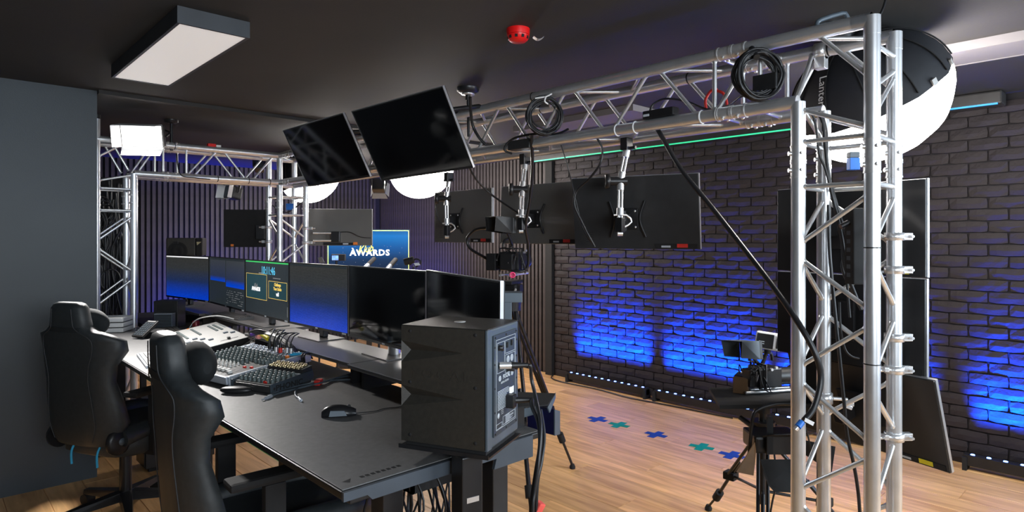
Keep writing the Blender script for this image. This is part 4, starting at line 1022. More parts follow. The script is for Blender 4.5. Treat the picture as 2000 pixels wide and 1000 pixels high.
# spectacle case / soft black oval
p = GZ(461, 768, DZ); m = RT((p.x, p.y, DZ), math.radians(-46))
r = thing('oval_case', 'smooth black oval case lying on the mat before the large mixer', 'case', None, mtx=m)
def pill(a, b_, c, z0, n=20, k=7):
    rings = []
    for j in range(k+1):
        t = -PI/2+PI*j/k; rr = max(.02, math.cos(t)**.6); rings.append([Vector((a*rr*math.cos(2*PI*i_/n), b_*rr*math.sin(2*PI*i_/n), z0+c*(1+math.sin(t)))) for i_ in range(n)])
    return rings
obj('lower_shell', MB().loft(pill(.07, .03, .0145, 0)), 'black', r); obj('seam', MB().loft([[Vector((.0705*math.cos(2*PI*i_/24), .0305*math.sin(2*PI*i_/24), z)) for i_ in range(24)] for z in (.013, .0155)]), 'satin', r)
# mouse
p = GZ(662, 812, DZ); m = RT((p.x, p.y, DZ), math.radians(-30))
r = thing('computer_mouse', 'black computer mouse with cable near the middle of the desk mat', 'computer mouse', None, mtx=m)
rings = []
for j in range(11):
    t = j/10; x = -.062+.124*t; wv = .03*(math.sin(PI*(.08+.84*t))**.45)*(1-.12*math.exp(-((t-.55)/.15)**2)); hv = .041*(math.sin(PI*(.1+.8*t**.8))**.6)
    ring = []
    for i_ in range(16):
        a = 2*PI*i_/16; cy, cz = math.cos(a), math.sin(a); ring.append(Vector((x, wv*cy, .002+(hv*cz if cz > 0 else 0))))
    rings.append(ring)
obj('shell', MB().loft(rings), mat('soft_black_plastic', (.014, .014, .016), .3, nscale=20), r)
obj('side_panel', MB().hexa([Vector(q) for q in ((-.035, -.0305, .006), (.03, -.0315, .006), (.03, -.028, .006), (-.035, -.027, .006), (-.03, -.0265, .026), (.02, -.0275, .024), (.02, -.024, .024), (-.03, -.023, .026))]), 'bluegrey', r, label='grey side panel')
obj('wheel', MB().cyl((.035, -.004, .032), (.035, .004, .032), .008, 12), 'satin', r)
obj('cable', MB().path([(.06, 0, .006), (.09, .01, .004), (.13, .02, .003), (.17, .05, .003), (.23, .06, .003), (.3, .1, .003)], .0018), 'cable', r)

# ======================= NEAR SPEAKER =======================
# corners from the photograph: near edge, left edge, right edge
sn_ = Vector((1.172, 1.336, 0)); yaw = math.atan2(sn_.y-1.592, sn_.x-1.058)   # side face runs from left edge to near edge
sx_ = .285; sw_ = .235; sh = .345; zb = .893
e1 = Vector((math.cos(yaw), math.sin(yaw), 0)); e2 = Vector((-e1.y, e1.x, 0))
m = Matrix.Translation(sn_+Vector((0, 0, zb))) @ Matrix.Rotation(yaw, 4, 'Z')   # local: x to the near rear corner, y along rear face
r = thing('studio_speaker', 'large grey studio speaker with a rear amplifier plate at the desk end', 'speaker', None, mtx=m)
# body with faceted side panel (side plane y=0, x from -sx to 0)
obj('cabinet', MB().box((-sx_, .025, 0), (-.001, sw_, sh), bev=.006).box((-.0078, .0, 0), (0, .03, sh), bev=.002).box((-sx_, .0, 0), (0, .03, .002)), 'bluegrey', r)
b = MB()
def sp_poly(pts): b.add([Vector(p) for p in pts], [tuple(range(len(pts)))])
X0, X1 = -sx_, -.008
yb = -.002
# flat frame ring and two wedge shaped hollows on the front edge side
hz = [(.0, .06), (.125, .185), (.235, .30), (.345, .345)]
pts = dict()
def q(x, y, z): return (x, y, z)
# side panel pieces: plain strips between hollows
yf = X1-.068
prev = 0.0
for S1z, S0z, Ez, Fz in ((.167, .104, .136, .141), (.301, .236, .271, .275)):
    A, B_, C_, D_ = q(X0, yb, prev), q(X1, yb, prev), q(X1, yb, S1z+.01), q(X0, yb, S1z+.01)
    E_, F_, S0, S1 = q(X0+.022, .018, Ez), q(yf, yb, Fz), q(X0, yb, S0z), q(X0, yb, S1z)
    b.add([A, B_, C_, D_, E_, F_, S0, S1, q(X0, yb, S1z)], [(0, 1, 5, 6), (1, 2, 5), (5, 2, 3, 8), (5, 4, 6), (4, 5, 7), (6, 4, 7)])
    prev = S1z+.01
b.add([q(X0, yb, prev), q(X1, yb, prev), q(X1, yb, sh), q(X0, yb, sh)], [(0, 1, 2, 3)])
obj('side_panel', b, 'speaker', r)
for x in (X0+.03, X1-.03):
    for z in (.02, .178, .33): obj('side_screw', MB().lathe([(.0055, 0), (.0045, .0015), (0, .0015)], Matrix.Translation((x, yb, z)) @ Matrix.Rotation(PI/2, 4, 'X'), 12), 'matt', r)
text('lettering', 'FOCAL', .04, Matrix.Translation((-.15, yb-.0004, .205)) @ FACE, 'speaker', r, sx=1.35, spacing=1.25, ext=.0006)
obj('top_panel', MB().box((-sx_, .0, sh), (0, sw_, sh+.003), bev=.001), 'speaker', r)
obj('top_badge', MB().lathe([(.018, .003), (.018, .0045), (0, .0045)], Matrix.Translation((-.15, .12, sh)), 24), 'console', r, label='pale round badge')
# rear plate on plane x=0
RX = Matrix.Rotation(PI/2, 4, 'Z') @ FACE     # text facing +X, reading along +Y
def rp(y, z, dx=.0): return Matrix.Translation((.0045+dx, y, z)) @ RX
obj('amp_plate', MB().box((0, .035, .03), (.004, sw_-.022, sh-.02), bev=.001), 'plate', r)
b = MB()
def fl_rect(y0, z0, y1, z1, t=.0011):
    for a, c_ in (((y0, z0), (y1, z0+t)), ((y0, z1-t), (y1, z1)), ((y0, z0), (y0+t, z1)), ((y1-t, z0), (y1, z1))): b.box((.004, a[0], a[1]), (.0046, c_[0], c_[1]))
fl_rect(.05, .045, sw_-.035, sh-.035); fl_rect(.058, .21, .113, sh-.045); fl_rect(.118, .26, sw_-.04, sh-.045); fl_rect(.118, .2, sw_-.04, .256)
fl_rect(.052, .047, .095, .062); fl_rect(.1, .05, .195, .075)
rd = random.Random(1)
for k in range(13):
    z = .155-k*.0045; b.box((.004, .062, z), (.0045, .062+rd.uniform(.08, .1)*(1 if k < 4 else .75), z+.0016))
for k in range(8): 
    z = .052+k*.003; b.box((.004, .12, z), (.0045, .12+rd.uniform(.03, .065), z+.001))
for k in range(6): b.box((.004, .088, .085+k*.005), (.0045, .105, .0862+k*.005))
obj('plate_print', b, 'print', r, 'stuff')
obj('rating_label', MB().box((.004, .15, .13), (.0048, .185, .15)), 'white', r, label='white rating label')
text('lettering', 'ALPHA 50 EVO', .009, rp(.115, .178), 'print', r)
text('lettering', 'FOCAL', .017, rp(.128, .193), 'print', r, bold=.0006)
for yy in (.078, .172): 
    b2 = MB().lathe([(.0055, 0), (.0055, .0006), (.0085, .0006), (.0085, 0)], Matrix.Translation((.0042, yy, .193)) @ Matrix.Rotation(PI/2, 4, 'Y'), 14); obj('round_mark', b2, 'print', r)
obj('round_mark', MB().lathe([(.0, .0), (.008, .0), (.008, .0006), (0, .0006)], Matrix.Translation((.0042, .068, .085)) @ Matrix.Rotation(PI/2, 4, 'Y'), 14), 'print', r)
for yy in [.045, .125, sw_-.03]:
    for zz_ in (.037, sh-.027): obj('plate_screw', MB().lathe([(.0035, 0), (.0025, .002), (0, .002)], Matrix.Translation((.004, yy, zz_)) @ Matrix.Rotation(PI/2, 4, 'Y'), 8), 'matt', r)
for zz_ in (.1, .17, .24, .29):
    for yy in (.042, sw_-.028): obj('plate_screw', MB().lathe([(.0035, 0), (.0025, .002), (0, .002)], Matrix.Translation((.004, yy, zz_)) @ Matrix.Rotation(PI/2, 4, 'Y'), 8), 'matt', r)
def knb(y, z, rr=.0085, h=.014, mt='satin', nm='control_knob'): return obj(nm, MB().lathe([(rr, 0), (rr*.9, h), (0, h)], Matrix.Translation((.004, y, z)) @ Matrix.Rotation(PI/2, 4, 'Y'), 14), mt, r)
knb(.072, .285); knb(.14, .212, .009, .02); knb(.168, .212, .009, .02)
for yy, zz_ in ((.095, .28), (.13, .285), (.165, .287)): obj('switch', MB().box((.004, yy-.004, zz_-.008), (.008, yy+.004, zz_+.008)), 'matt', r)
for yy in (.14, .17): obj('dial_print', MB().lathe([(.009, 0), (.009, .0005), (.011, .0005), (.011, 0)], Matrix.Translation((.0042, yy, .24)) @ Matrix.Rotation(PI/2, 4, 'Y'), 14), 'print', r)
# xlr and power cables of the speaker
SPK = m
r = thing('speaker_cables', 'audio and power cables plugged into the back of the grey speaker', 'cables', m @ Vector((.02, .09, .23)))
a = m @ Vector((.004, .075, .232)); d = (m.to_3x3() @ Vector((1, .55, 0))).normalized()
obj('xlr_plug', MB().cyl(a, a+d*.035, .0105, 16), 'steel', r, label='steel audio plug'); obj('plug_boot', MB().cyl(a+d*.035, a+d*.085, .0105, 16, .006), 'black', r)
a2 = m @ Vector((.004, .135, .115)); obj('power_plug', MB().box((.004, .12, .095), (.03, .15, .135), m, bev=.004).cyl(a2+d*.02, a2+d*.075, .011, 12, .007), 'black', r)
s = a+d*.085; s2 = a2+d*.075
e_ = W(1046, 1000, 1.75)
obj('cable', MB().path([s, s+d*.008+Vector((0, 0, -.006)), W(1038, 740, 1.88), W(1046, 775, 1.86), W(1056, 830, 1.8), W(1052, 900, 1.76), W(1044, 960, 1.75), W(1040, 1010, 1.74), W(1040, 1200, 1.74)], .0055, 8), 'cable', r)
obj('cable', MB().path([s2, W(1040, 795, 1.86), W(1052, 825, 1.82), W(1055, 870, 1.8), W(1046, 930, 1.77), W(1037, 1010, 1.75), W(1036, 1200, 1.75)], .007, 8), 'cable', r)
obj('cable', MB().path([W(1056, 800, 1.86), W(1063, 850, 1.82), W(1058, 900, 1.78), W(1048, 970, 1.76), W(1046, 1200, 1.76)], .005, 8), 'cable', r)
o = obj('red_strap', MB().box((-.012, -.012, -.02), (.016, .012, .02), RT(W(1049, 993, 1.77), 0, .3, .4), bev=.004), mat('coral_strap', (.8, .1, .08), .5, nscale=20), r, label='coral red strap')
# speaker stand: column with shelf
r = thing('speaker_stand', 'black steel column stand carrying the large grey speaker', 'speaker stand', (1.22, 1.43, 0))
cx_, cy_ = W(912, 900, 1.83).x, W(912, 900, 1.83).y
CM = RT((cx_, cy_, 0), math.radians(-10))
obj('column', MB().box((-.034, -.034, .02), (.034, .034, .872), CM, bev=.004), 'satin', r)
obj('foot', MB().box((-.1, -.16, 0), (.1, .02, .02), CM, bev=.004), 'satin', r)
sm_ = SPK @ Matrix.Translation((0, 0, -.021))
b = MB().box((-sx_-.006, -.006, 0), (.006, sw_+.004, .006), sm_).box((-sx_-.006, -.008, 0), (.006, -.006, .012), sm_)
obj('shelf', b, 'satin', r)
obj('foam_pad', MB().box((-sx_+.01, .01, .006), (-.01, sw_-.01, .021), sm_), 'matt', r)
b = MB().box((-.02, -.036, .74), (.02, -.034, .755), CM); obj('slot', b, 'steel', r)
# grey bracket shelf right of the column, deep blue box
def wq(px, py, d): return W(px, py, d)
def plate_q(name, pts, th, mt, parent):
    v = [Vector(p) for p in pts]; n_ = (v[1]-v[0]).cross(v[2]-v[0]).normalized()*th; n = len(v)
    return obj(name, MB().add(v+[p+n_ for p in v], [tuple(range(n-1, -1, -1)), tuple(range(n, 2*n))]+[(i_, (i_+1) % n, n+(i_+1) % n, n+i_) for i_ in range(n)]), mt, parent)
r = thing('side_tray', 'blue grey steel tray sticking out at the end of the desk', 'tray', (1.6, 1.7, .75))
v0 = Vector((1.55, 1.62, .93)); 
plate_q('tray_top', [GZ(1000, 765, .93), GZ(1085, 768, .93), GZ(1070, 790, .93), GZ(1010, 795, .93)], .004, 'matt', r)
plate_q('tray_lip', [GZ(1070, 795, .91), GZ(1085, 768, .93), GZ(1085, 778, .915), GZ(1074, 806, .895)], .004, 'bluegrey', r)
plate_q('tray_front', [W(1000, 805, 2.2), W(1074, 790, 2.3), W(1085, 768, 2.4), W(1085, 778, 2.4), W(1074, 801, 2.3), W(1000, 822, 2.2)], .005, 'bluegrey', r)
obj('tray_bracket', MB().box((1.50, 1.56, DZ-.06), (1.54, 1.60, .925)), 'satin', r)
r = thing('power_supply_box', 'deep blue and grey metal box hung beside the desk end', 'equipment box', W(1060, 830, 2.25))
bx = [W(1030, 790, 2.3), W(1084, 800, 2.2), W(1084, 851, 2.2), W(1030, 836, 2.3)]
back = Vector((SN, CS, 0))*.05
obj('body', MB().hexa([bx[3], bx[2], bx[2]+back, bx[3]+back, bx[0], bx[1], bx[1]+back, bx[0]+back]), 'bluepl', r)
e0 = [W(1084, 800, 2.2), W(1094, 803, 2.24), W(1094, 848, 2.24), W(1084, 851, 2.2)]
plate_q('end_cap', e0, .004, 'bluegrey', r)
# far speaker behind the leftmost monitor
m = RT(W(360, 496, 6.2), math.radians(-28)); 
r = thing('studio_speaker', 'dark studio speaker lying behind the leftmost desk monitor', 'speaker', None, mtx=m)
m2 = m
obj('cabinet', MB().box((-.165, 0, -.02), (.10, .2, .16), bev=.012), 'speaker', r)
obj('end_cheek', MB().box((.10, .0, -.02), (.165, .2, .16), bev=.01), 'matt', r)
obj('woofer', MB().lathe([(.09, 0), (.085, -.008), (.05, .012), (.02, .006), (0, .004)], Matrix.Translation((-.06, -.002, .03)) @ Matrix.Rotation(PI/2, 4, 'X'), 28), 'matt', r)
obj('tweeter_window', MB().box((-.10, -.004, .10), (-.055, 0, .125), bev=.001), 'satin', r)
obj('badge', MB().add([Vector((.11, -.003, .12)), Vector((.155, -.003, .12)), Vector((.115, -.003, .085))], [(0, 2, 1)]), 'gold', r)
obj('stand_post', MB().cyl((0, .1, -.5), (0, .1, -.02), .03, 14), 'satin', r); zz_ = -m.translation.z
obj('stand_base', MB().cyl((0, .1, zz_), (0, .1, zz_+.02), .14, 20).cyl((0, .1, zz_+.02), (0, .1, -.5), .03, 14), 'satin', r)
# ======================= CHAIRS =======================
def sect(z, xc, hw, th, wing, n=28, p=3.0, lean=0):
    out = []
    for k in range(n):
        a = 2*PI*k/n; c, s = math.cos(a), math.sin(a)
        y = hw*math.copysign(abs(s)**(2/p), s); x = th/2*math.copysign(abs(c)**(2/p), c)
        out.append(Vector((xc+x+wing*(abs(y)/hw)**3*(1 if c > 0 else .75), y, z)))
    return out
M['stitch'] = mat('dark_grey_stitching', (.035, .038, .043), .6, nscale=60)
def chair(m, label):
    r = thing('gaming_chair', label, 'chair', None, 'black gaming chairs at the desk', mtx=m)
    S = [(.45, .17, .05, .03), (.48, .21, .08, .06), (.56, .25, .09, .08), (.68, .24, .09, .06), (.78, .22, .085, .04),
         (.86, .232, .085, .045), (.93, .265, .085, .085), (.985, .27, .08, .075), (1.015, .235, .085, .03), (1.035, .17, .09, .01), (1.06, .125, .095, 0), (1.10, .115, .095, 0),
         (1.15, .107, .09, 0), (1.172, .09, .075, 0), (1.18, .07, .045, 0)]
    S = [(z, -.262-.05*(z-.47)/.71, hw, th, wing) for z, hw, th, wing in S]
    obj('backrest', MB().loft([sect(*s) for s in S]), 'leather', r)
    for sy in (-1, 1):   # seam lines on the back shell
        pts = [Vector((xc-th/2-.0005+wing*.75*.22, sy*hw*.62, z)) for z, xc, hw, th, wing in S[1:-2]]
        obj('seam', MB().path(pts, .0022, 5, 3), 'stitch', r)
    st = [sect(z, -.303, .124, .102, 0) for z in (1.035, 1.058)]
    obj('pillow_strap', MB().loft(st), 'velvet', r)
    rings = []
    for j in range(17):
        t = .5-.5*math.cos(PI*j/16); y = -.13+.26*t; s = max(.05, math.sin(PI*(.01+.98*t))**.4)
        rings.append([Vector((-.215+.055*s*math.cos(2*PI*k/16), y, 1.065+.075*s*math.sin(2*PI*k/16))) for k in range(16)])
    obj('neck_pillow', MB().loft(rings), 'velvet', r)
    # seat
    rings = []
    for z, g in ((.37, .9), (.39, 1), (.46, 1.0), (.485, .97), (.495, .9)):
        ring = []
        for k in range(28):
            a = 2*PI*k/28; c, s = math.cos(a), math.sin(a)
            ring.append(Vector((.075+.30*g*math.copysign(abs(c)**(.55), c), .265*g*math.copysign(abs(s)**(.55), s), z)))
        rings.append(ring)
    obj('seat', MB().loft(rings), 'leather', r)
    for sy in (-1, 1): obj('seat_bolster', MB().path([(-.2, sy*.215, .48), (0, sy*.225, .50), (.24, sy*.215, .495), (.35, sy*.15, .47)], .045, 12), 'leather', r)
    obj('gas_lift', MB().cyl((0, 0, .09), (0, 0, .37), .03, 16).box((-.12, -.09, .345), (.12, .09, .37)), 'satin', r)
    for k in range(5):
        a = 2*PI*k/5+.3; d = Vector((math.cos(a), math.sin(a), 0))
        b = MB().hexa([Vector((0, 0, 0))+q for q in (Matrix.Rotation(a, 3, 'Z') @ Vector(p) for p in ((0, -.035, .07), (.3, -.02, .06), (.3, .02, .06), (0, .035, .07), (0, -.03, .12), (.3, -.015, .085), (.3, .015, .085), (0, .03, .12)))])
        leg = obj('base_leg', b, 'satin', r)
        n_ = Vector((-d.y, d.x, 0)); c = d*.29+Vector((0, 0, .03))
        obj('caster', MB().cyl(c-n_*.025, c+n_*.025, .029, 14), 'matt', leg)
    for sy in (-1, 1):
        obj('arm_post', MB().box((-.08, sy*.27-.02, .38), (-.01, sy*.27+.02, .685), bev=.006).box((-.08, min(sy*.15, sy*.29), .365), (-.01, max(sy*.15, sy*.29), .39)), 'matt', r)
        obj('armrest', MB().box((-.19, sy*.25-.045, .685), (.10, sy*.25+.045, .715), bev=.012), 'matt', r)
        obj('hinge_cover', MB().lathe([(.07, 0), (.068, .018), (.05, .028), (0, .03)], Matrix.Translation((-.21, sy*.2, .47)) @ Matrix.Rotation(-sy*PI/2, 4, 'X'), 20), 'satin', r)
        obj('hinge_badge', MB().lathe([(.018, .028), (.018, .032), (0, .032)], Matrix.Translation((-.21, sy*.2, .47)) @ Matrix.Rotation(-sy*PI/2, 4, 'X'), 16), 'bluegrey', r, label='grey disc on the hinge cover')
    for sy in (-.09, .09): obj('blue_strap', MB().path([(-.2, sy, .46), (-.235, sy, .40), (-.235, sy, .33)], .006, 6), 'teal', r, label='light blue strap end')
    return r
th1 = math.radians(-3)
ch1 = chair(RT((.622+.30*math.cos(th1), 2.35+.30*math.sin(th1), 0), th1), 'black gaming chair nearest the camera, with a neck pillow')
th2 = math.radians(28)
dup(ch1, RT((.56+.30*math.cos(th2), 3.82+.30*math.sin(th2), 0), th2), 'black gaming chair farther back, beside the slate partition wall')

# ======================= CAMERA TRIPODS =======================
def tripod(r, apex, feet, mt='satin', rr=.011, spread=.45):
    apex = Vector(apex)
    obj('crown', MB().cyl(apex-Vector((0, 0, .05)), apex+Vector((0, 0, .02)), .05, 16, .055), mt, r)
    for f in feet:
        f = Vector(f); d = (f-apex); o = d.cross(Vector((0, 0, 1))).normalized()*.02
        mid = apex+d*.55; kn = apex+d*.8
        leg = obj('leg', MB().cyl(apex+o-Vector((0, 0, .03)), mid+o, rr, 10).cyl(apex-o-Vector((0, 0, .03)), mid-o, rr, 10).cyl(apex+d*.4, kn, rr*1.1, 10).cyl(kn, f+Vector((0, 0, .02)), rr*.8, 10), mt, r)
        obj('leg_clamp', MB().box(mid-Vector((.03, .03, .02)), mid+Vector((.03, .03, .02)), bev=.006).cyl(kn-d.normalized()*.03, kn+d.normalized()*.03, .022, 12), 'matt', leg)
        obj('foot', MB().lathe([(.012, .03), (.02, .012), (.018, 0)], Matrix.Translation(f), 12), 'matt', leg)
        obj('spreader_arm', MB().cyl(mid, apex+Vector((0, 0, -.0))+Vector((d.x, d.y, 0))*.0+Vector((0, 0, d.z*.5)), .007, 8), mt, r)
def hood_monitor(r, m, s=1, hm='bluegrey'):
    obj('hood_monitor', MB().box((-.07*s, 0, -.045*s), (.07*s, .02*s, .045*s), m, bev=.003), 'black', r)
    v = [Vector(p)*s for p in ((-.07, 0, -.045), (.07, 0, -.045), (.07, 0, .045), (-.07, 0, .045))]; u = [Vector(p)*s for p in ((-.06, -.11, -.03), (.06, -.11, -.03), (.075, -.11, .05), (-.075, -.11, .05))]
    b = MB()
    for k in range(4):
        a, b_, c, d = v[k], v[(k+1) % 4], u[(k+1) % 4], u[k]
        if k == 0: continue
        n_ = (b_-a).cross(d-a).normalized()*.002
        b.hexa([m@q for q in (a, b_, c, d, a+n_, b_+n_, c+n_, d+n_)])
    obj('sun_hood', b, hm, r)
def cine_camera(r, m):
    obj('camera_body', MB().box((-.06, -.05, -.05), (.06, .09, .06), m, bev=.008), 'satin', r)
    obj('lens', MB().cyl(m@Vector((0, .09, 0)), m@Vector((0, .2, 0)), .04, 18).cyl(m@Vector((0, .2, 0)), m@Vector((0, .23, 0)), .05, 18), 'black', r)
    obj('battery', MB().box((-.04, -.1, -.045), (.04, -.05, .05), m, bev=.006), 'black', r)
    obj('cage', MB().path([m@Vector(p) for p in ((-.07, -.02, -.06), (-.07, -.02, .08), (.07, -.02, .08), (.07, -.02, -.06))], .006, 6, 1).path([m@Vector(p) for p in ((-.04, -.05, .085), (-.04, -.02, .13), (-.04, .08, .13), (-.04, .1, .085))], .008, 8), 'satin', r)
    obj('rods', MB().cyl(m@Vector((-.03, -.12, -.075)), m@Vector((-.03, .2, -.075)), .0075, 8).cyl(m@Vector((.03, -.12, -.075)), m@Vector((.03, .2, -.075)), .0075, 8), 'steel', r)
    rd = random.Random(9); b = MB()
    for k in range(18):
        p = Vector((rd.uniform(-.06, .07), rd.uniform(-.1, .1), rd.uniform(-.05, .09))); q = Vector((rd.uniform(-.06, .08), rd.uniform(-.12, .1), rd.uniform(-.07, .1)))
        b.path([m@p, m@((p+q)/2+Vector((.03, -.03, rd.uniform(-.05, .06)))), m@q], .0028, 5)
    obj('rig_cables', b, 'cable', r, 'stuff')
    b = MB()
    for k in range(7):
        p = Vector((rd.choice((-.066, .066)), rd.uniform(-.08, .08), rd.uniform(-.04, .08))); b.cyl(m@p, m@(p+Vector((math.copysign(.012, p.x), 0, 0))), .007, 8)
    obj('rig_knobs', b, 'steel', r, 'stuff')
feet = [GZ(1118, 915, 0), GZ(850, 945, 0), GZ(1044, 1075, 0)]
ap = W(1000, 590, 3.72)
r = thing('camera_tripod', 'tall black camera tripod standing between the desk and the crosses', 'tripod', Vector((ap.x, ap.y, 0)))
tripod(r, ap, feet)
hd = W(998, 558, 3.72)
r = thing('fluid_head', 'black tripod head with a pink ring under the studio camera', 'tripod head', ap+Vector((0, 0, .02)))
CAMD = Vector((.85, .42, 0)).normalized(); cy = math.atan2(CAMD.y, CAMD.x)-PI/2
obj('bowl', MB().cyl(ap+Vector((0, 0, .02)), ap+Vector((0, 0, .05)), .045, 18).box((-.04, -.04, .05), (.04, .04, .11), Matrix.Translation(ap) @ Matrix.Rotation(cy, 4, 'Z'), bev=.01), 'satin', r)
mh = Matrix.Translation(ap+Vector((0, 0, .13))) @ Matrix.Rotation(cy, 4, 'Z')
obj('plate', MB().box((-.035, -.1, -.02), (.035, .1, .0), mh, bev=.004).cyl(mh@Vector((-.06, 0, -.05)), mh@Vector((.06, 0, -.05)), .03, 16), 'satin', r)
pr = W(1001, 537, 3.6)
obj('drag_ring', MB().lathe([(.011, 0), (.018, 0), (.018, .004), (.011, .004), (.011, 0)], align(-ray(1001, 537), pr), 18), 'pinkring', r, label='pink ring')
obj('pan_bar', MB().path([mh@Vector((.04, -.05, -.05)), mh@Vector((.06, -.2, -.12)), mh@Vector((.07, -.36, -.2))], .008, 8), 'steel', r)
mc = mh @ Matrix.Translation((0, 0, .11))
r = thing('studio_camera', 'rigged black camera on the tall tripod before the slatted wall', 'camera', mc.translation)
cine_camera(r, mc @ Matrix.Scale(1.0, 4))
hood_monitor(r, Matrix.Translation(W(992, 441, 3.6)) @ Matrix.Rotation(math.radians(-108), 4, 'Z'), 1.0, 'black')
obj('monitor_arm', MB().cyl(W(990, 452, 3.62), mc@Vector((0, 0, .1)), .008, 8), 'satin', r)
obj('side_box', MB().box((-.13, -.09, -.05), (-.07, -.02, .05), mc, bev=.004), 'black', r)
o = obj('camera_cable', MB().path([W(955, 445, 3.7), W(930, 448, 3.75), W(913, 465, 3.8), W(918, 485, 3.8), W(945, 502, 3.75), W(975, 520, 3.7), W(1010, 530, 3.65), W(1030, 522, 3.65), W(1032, 480, 3.6), W(1027, 440, 3.5), W(1035, 390, 3.4), W(1040, 330, 3.3), W(1038, 262, 3.15)], .009, 8), 'cable')
tag(o, 'thick black cable looping from the overhead truss down to the studio camera', 'cable')
# grey steel bracket behind the right end monitor
r = thing('steel_bracket', 'blue grey steel bracket behind the right end of the monitor row', 'bracket', (1.56, 1.66, .945))
c0 = W(993, 600, 2.25)
bm_ = Matrix.Translation((c0.x, c0.y, 0)) @ Matrix.Rotation(-YAW, 4, 'Z')
obj('upright', MB().box((-.018, 0, .945), (.012, .02, 1.30), bm_, bev=.002), 'bluegrey', r)
obj('top_plate', MB().box((-.02, -.005, 1.27), (.05, .08, 1.305), bm_, bev=.002), 'bluegrey', r)

# right hand tripod with tray
tc_ = W(1490, 780, 2.95); tcx, tcy = tc_.x, tc_.y
r = thing('tray_tripod', 'black tripod stand with a wide flat tray left of the big truss tower', 'tripod stand', (tcx, tcy, 0))
zt = 1.5-(792-466)/F*2.95
obj('tray', MB().prism([(-.27, -.16), (-.20, .16), (.21, .16), (.21, -.16)], .018, Matrix.Translation((tcx, tcy, zt+.03)) @ Matrix.Rotation(-YAW+.05, 4, 'Z')), 'matt', r)
obj('pole', MB().cyl((tcx, tcy, .25), (tcx, tcy, zt+.03), .019, 14).cyl((tcx, tcy, zt-.03), (tcx, tcy, zt+.03), .04, 14).cyl((tcx, tcy, zt-.19), (tcx, tcy, zt-.15), .028, 14), 'satin', r)
a_ = Vector((tcx, tcy, .62))
tripod(r, a_, rr=.008, feet=[Vector((tcx+CS*a-SN*b_, tcy-SN*a-CS*b_, 0)) for a, b_ in ((-.2, .5), (.48, .1), (-.1, -.5))])
r = thing('stage_light', 'black studio light with open barn doors in front of the tray tripod', 'studio light', W(1500, 880, 2.6))
lm = Matrix.Translation(W(1503, 868, 2.62)) @ Matrix.Rotation(-YAW, 4, 'Z')
obj('housing', MB().box((-.07, -.03, -.03), (.13, .12, .04), lm, bev=.01), 'satin', r)
obj('lens_face', MB().box((-.03, -.04, -.03), (.11, -.03, .05), lm, bev=.004), 'black', r)
obj('yoke', MB().path([lm@Vector(p) for p in ((-.085, .0, -.04), (-.075, -.01, .11), (-.05, -.01, .15), (.03, .0, .17), (.1, 0, .17))], .008, 8, 3), 'satin', r)
obj('yoke_arm', MB().box((-.035, -.06, -.02), (-.01, -.055, .13), lm), 'matt', r)
def door(name, pts, mt): plate_q(name, [lm@Vector(p) for p in pts], .003, mt, r)
door('barn_door', [(-.06, -.05, -.045), (.12, -.05, -.045), (.1, -.09, -.145), (.07, -.095, -.165), (-.02, -.095, -.16), (-.045, -.09, -.13)], 'matt')
door('barn_door', [(-.07, -.03, -.02), (-.075, -.03, .02), (-.17, -.08, -.085), (-.10, -.08, -.10)], 'brown')
door('barn_door', [(.13, -.04, -.03), (.13, -.04, .03), (.23, -.09, .02), (.21, -.1, -.08)], 'satin')
door('barn_door', [(-.05, -.05, .05), (.12, -.05, .05), (.13, -.12, .085), (-.03, -.12, .08)], 'satin')
obj('cable', MB().path([lm@Vector((.02, 0, -.04)), lm@Vector((.02, -.02, -.15)), lm@Vector((.01, 0, -.25)), lm@Vector((-.01, 0, -.4)), Vector((lm.translation.x, lm.translation.y, .01))], .004), 'cable', r)
obj('stem', MB().cyl(lm@Vector((.03, .06, .0)), lm@Vector((-.03, .25, .04)), .012, 10), 'satin', r)
zz_ = zt+.048
r = thing('studio_camera', 'small rigged camera with a sun hood monitor on the tray of the right tripod', 'camera', W(1475, 735, 3.0))
cc = W(1487, 722, 3.0); cm_ = Matrix.Translation((cc.x, cc.y, zz_+.075)) @ Matrix.Rotation(math.radians(-120), 4, 'Z')
cine_camera(r, cm_ @ Matrix.Scale(.85, 4)); hood_monitor(r, Matrix.Translation(W(1464, 683, 3.0)) @ Matrix.Rotation(math.radians(-112), 4, 'Z') @ Matrix.Rotation(-.1, 4, 'Y'), .95)
obj('monitor_arm', MB().cyl(W(1467, 695, 3.02), cm_@Vector((0, 0, .05)), .008, 8), 'satin', r)
r = thing('white_phone_unit', 'white rounded handheld monitor above the small camera on the tray', 'field monitor', W(1500, 680, 3.0))
pm_ = Matrix.Translation(W(1502, 667, 2.98)) @ Matrix.Rotation(math.radians(-62), 4, 'Z') @ Matrix.Rotation(.12, 4, 'Y')
obj('body', MB().box((-.06, 0, -.042), (.06, .03, .042), pm_, bev=.012), 'white', r)
obj('dark_panel', MB().box((-.055, -.002, -.034), (.02, .0, .034), pm_, bev=.0005), 'black', r); obj('slot', MB().box((.034, -.002, -.028), (.044, 0, .028), pm_), 'black', r)
obj('panel_print', MB().box((-.045, -.0026, -.006), (-.02, -.002, -.002), pm_).box((-.045, -.0026, -.016), (-.02, -.002, -.012), pm_), 'print', r)
obj('ball_mount', MB().cyl(pm_@Vector((0, .015, -.04)), cm_@Vector((0, 0, .05)), .009, 10).cyl(pm_@Vector((0, .015, -.06)), pm_@Vector((0, .015, -.042)), .016, 12), 'satin', r)
bx_ = W(1446, 742, 2.98)
r = thing('brown_box', 'small brown and black box on the tray corner', 'box', None, mtx=Matrix.Translation((bx_.x, bx_.y, zz_)) @ Matrix.Rotation(math.radians(-75), 4, 'Z'))
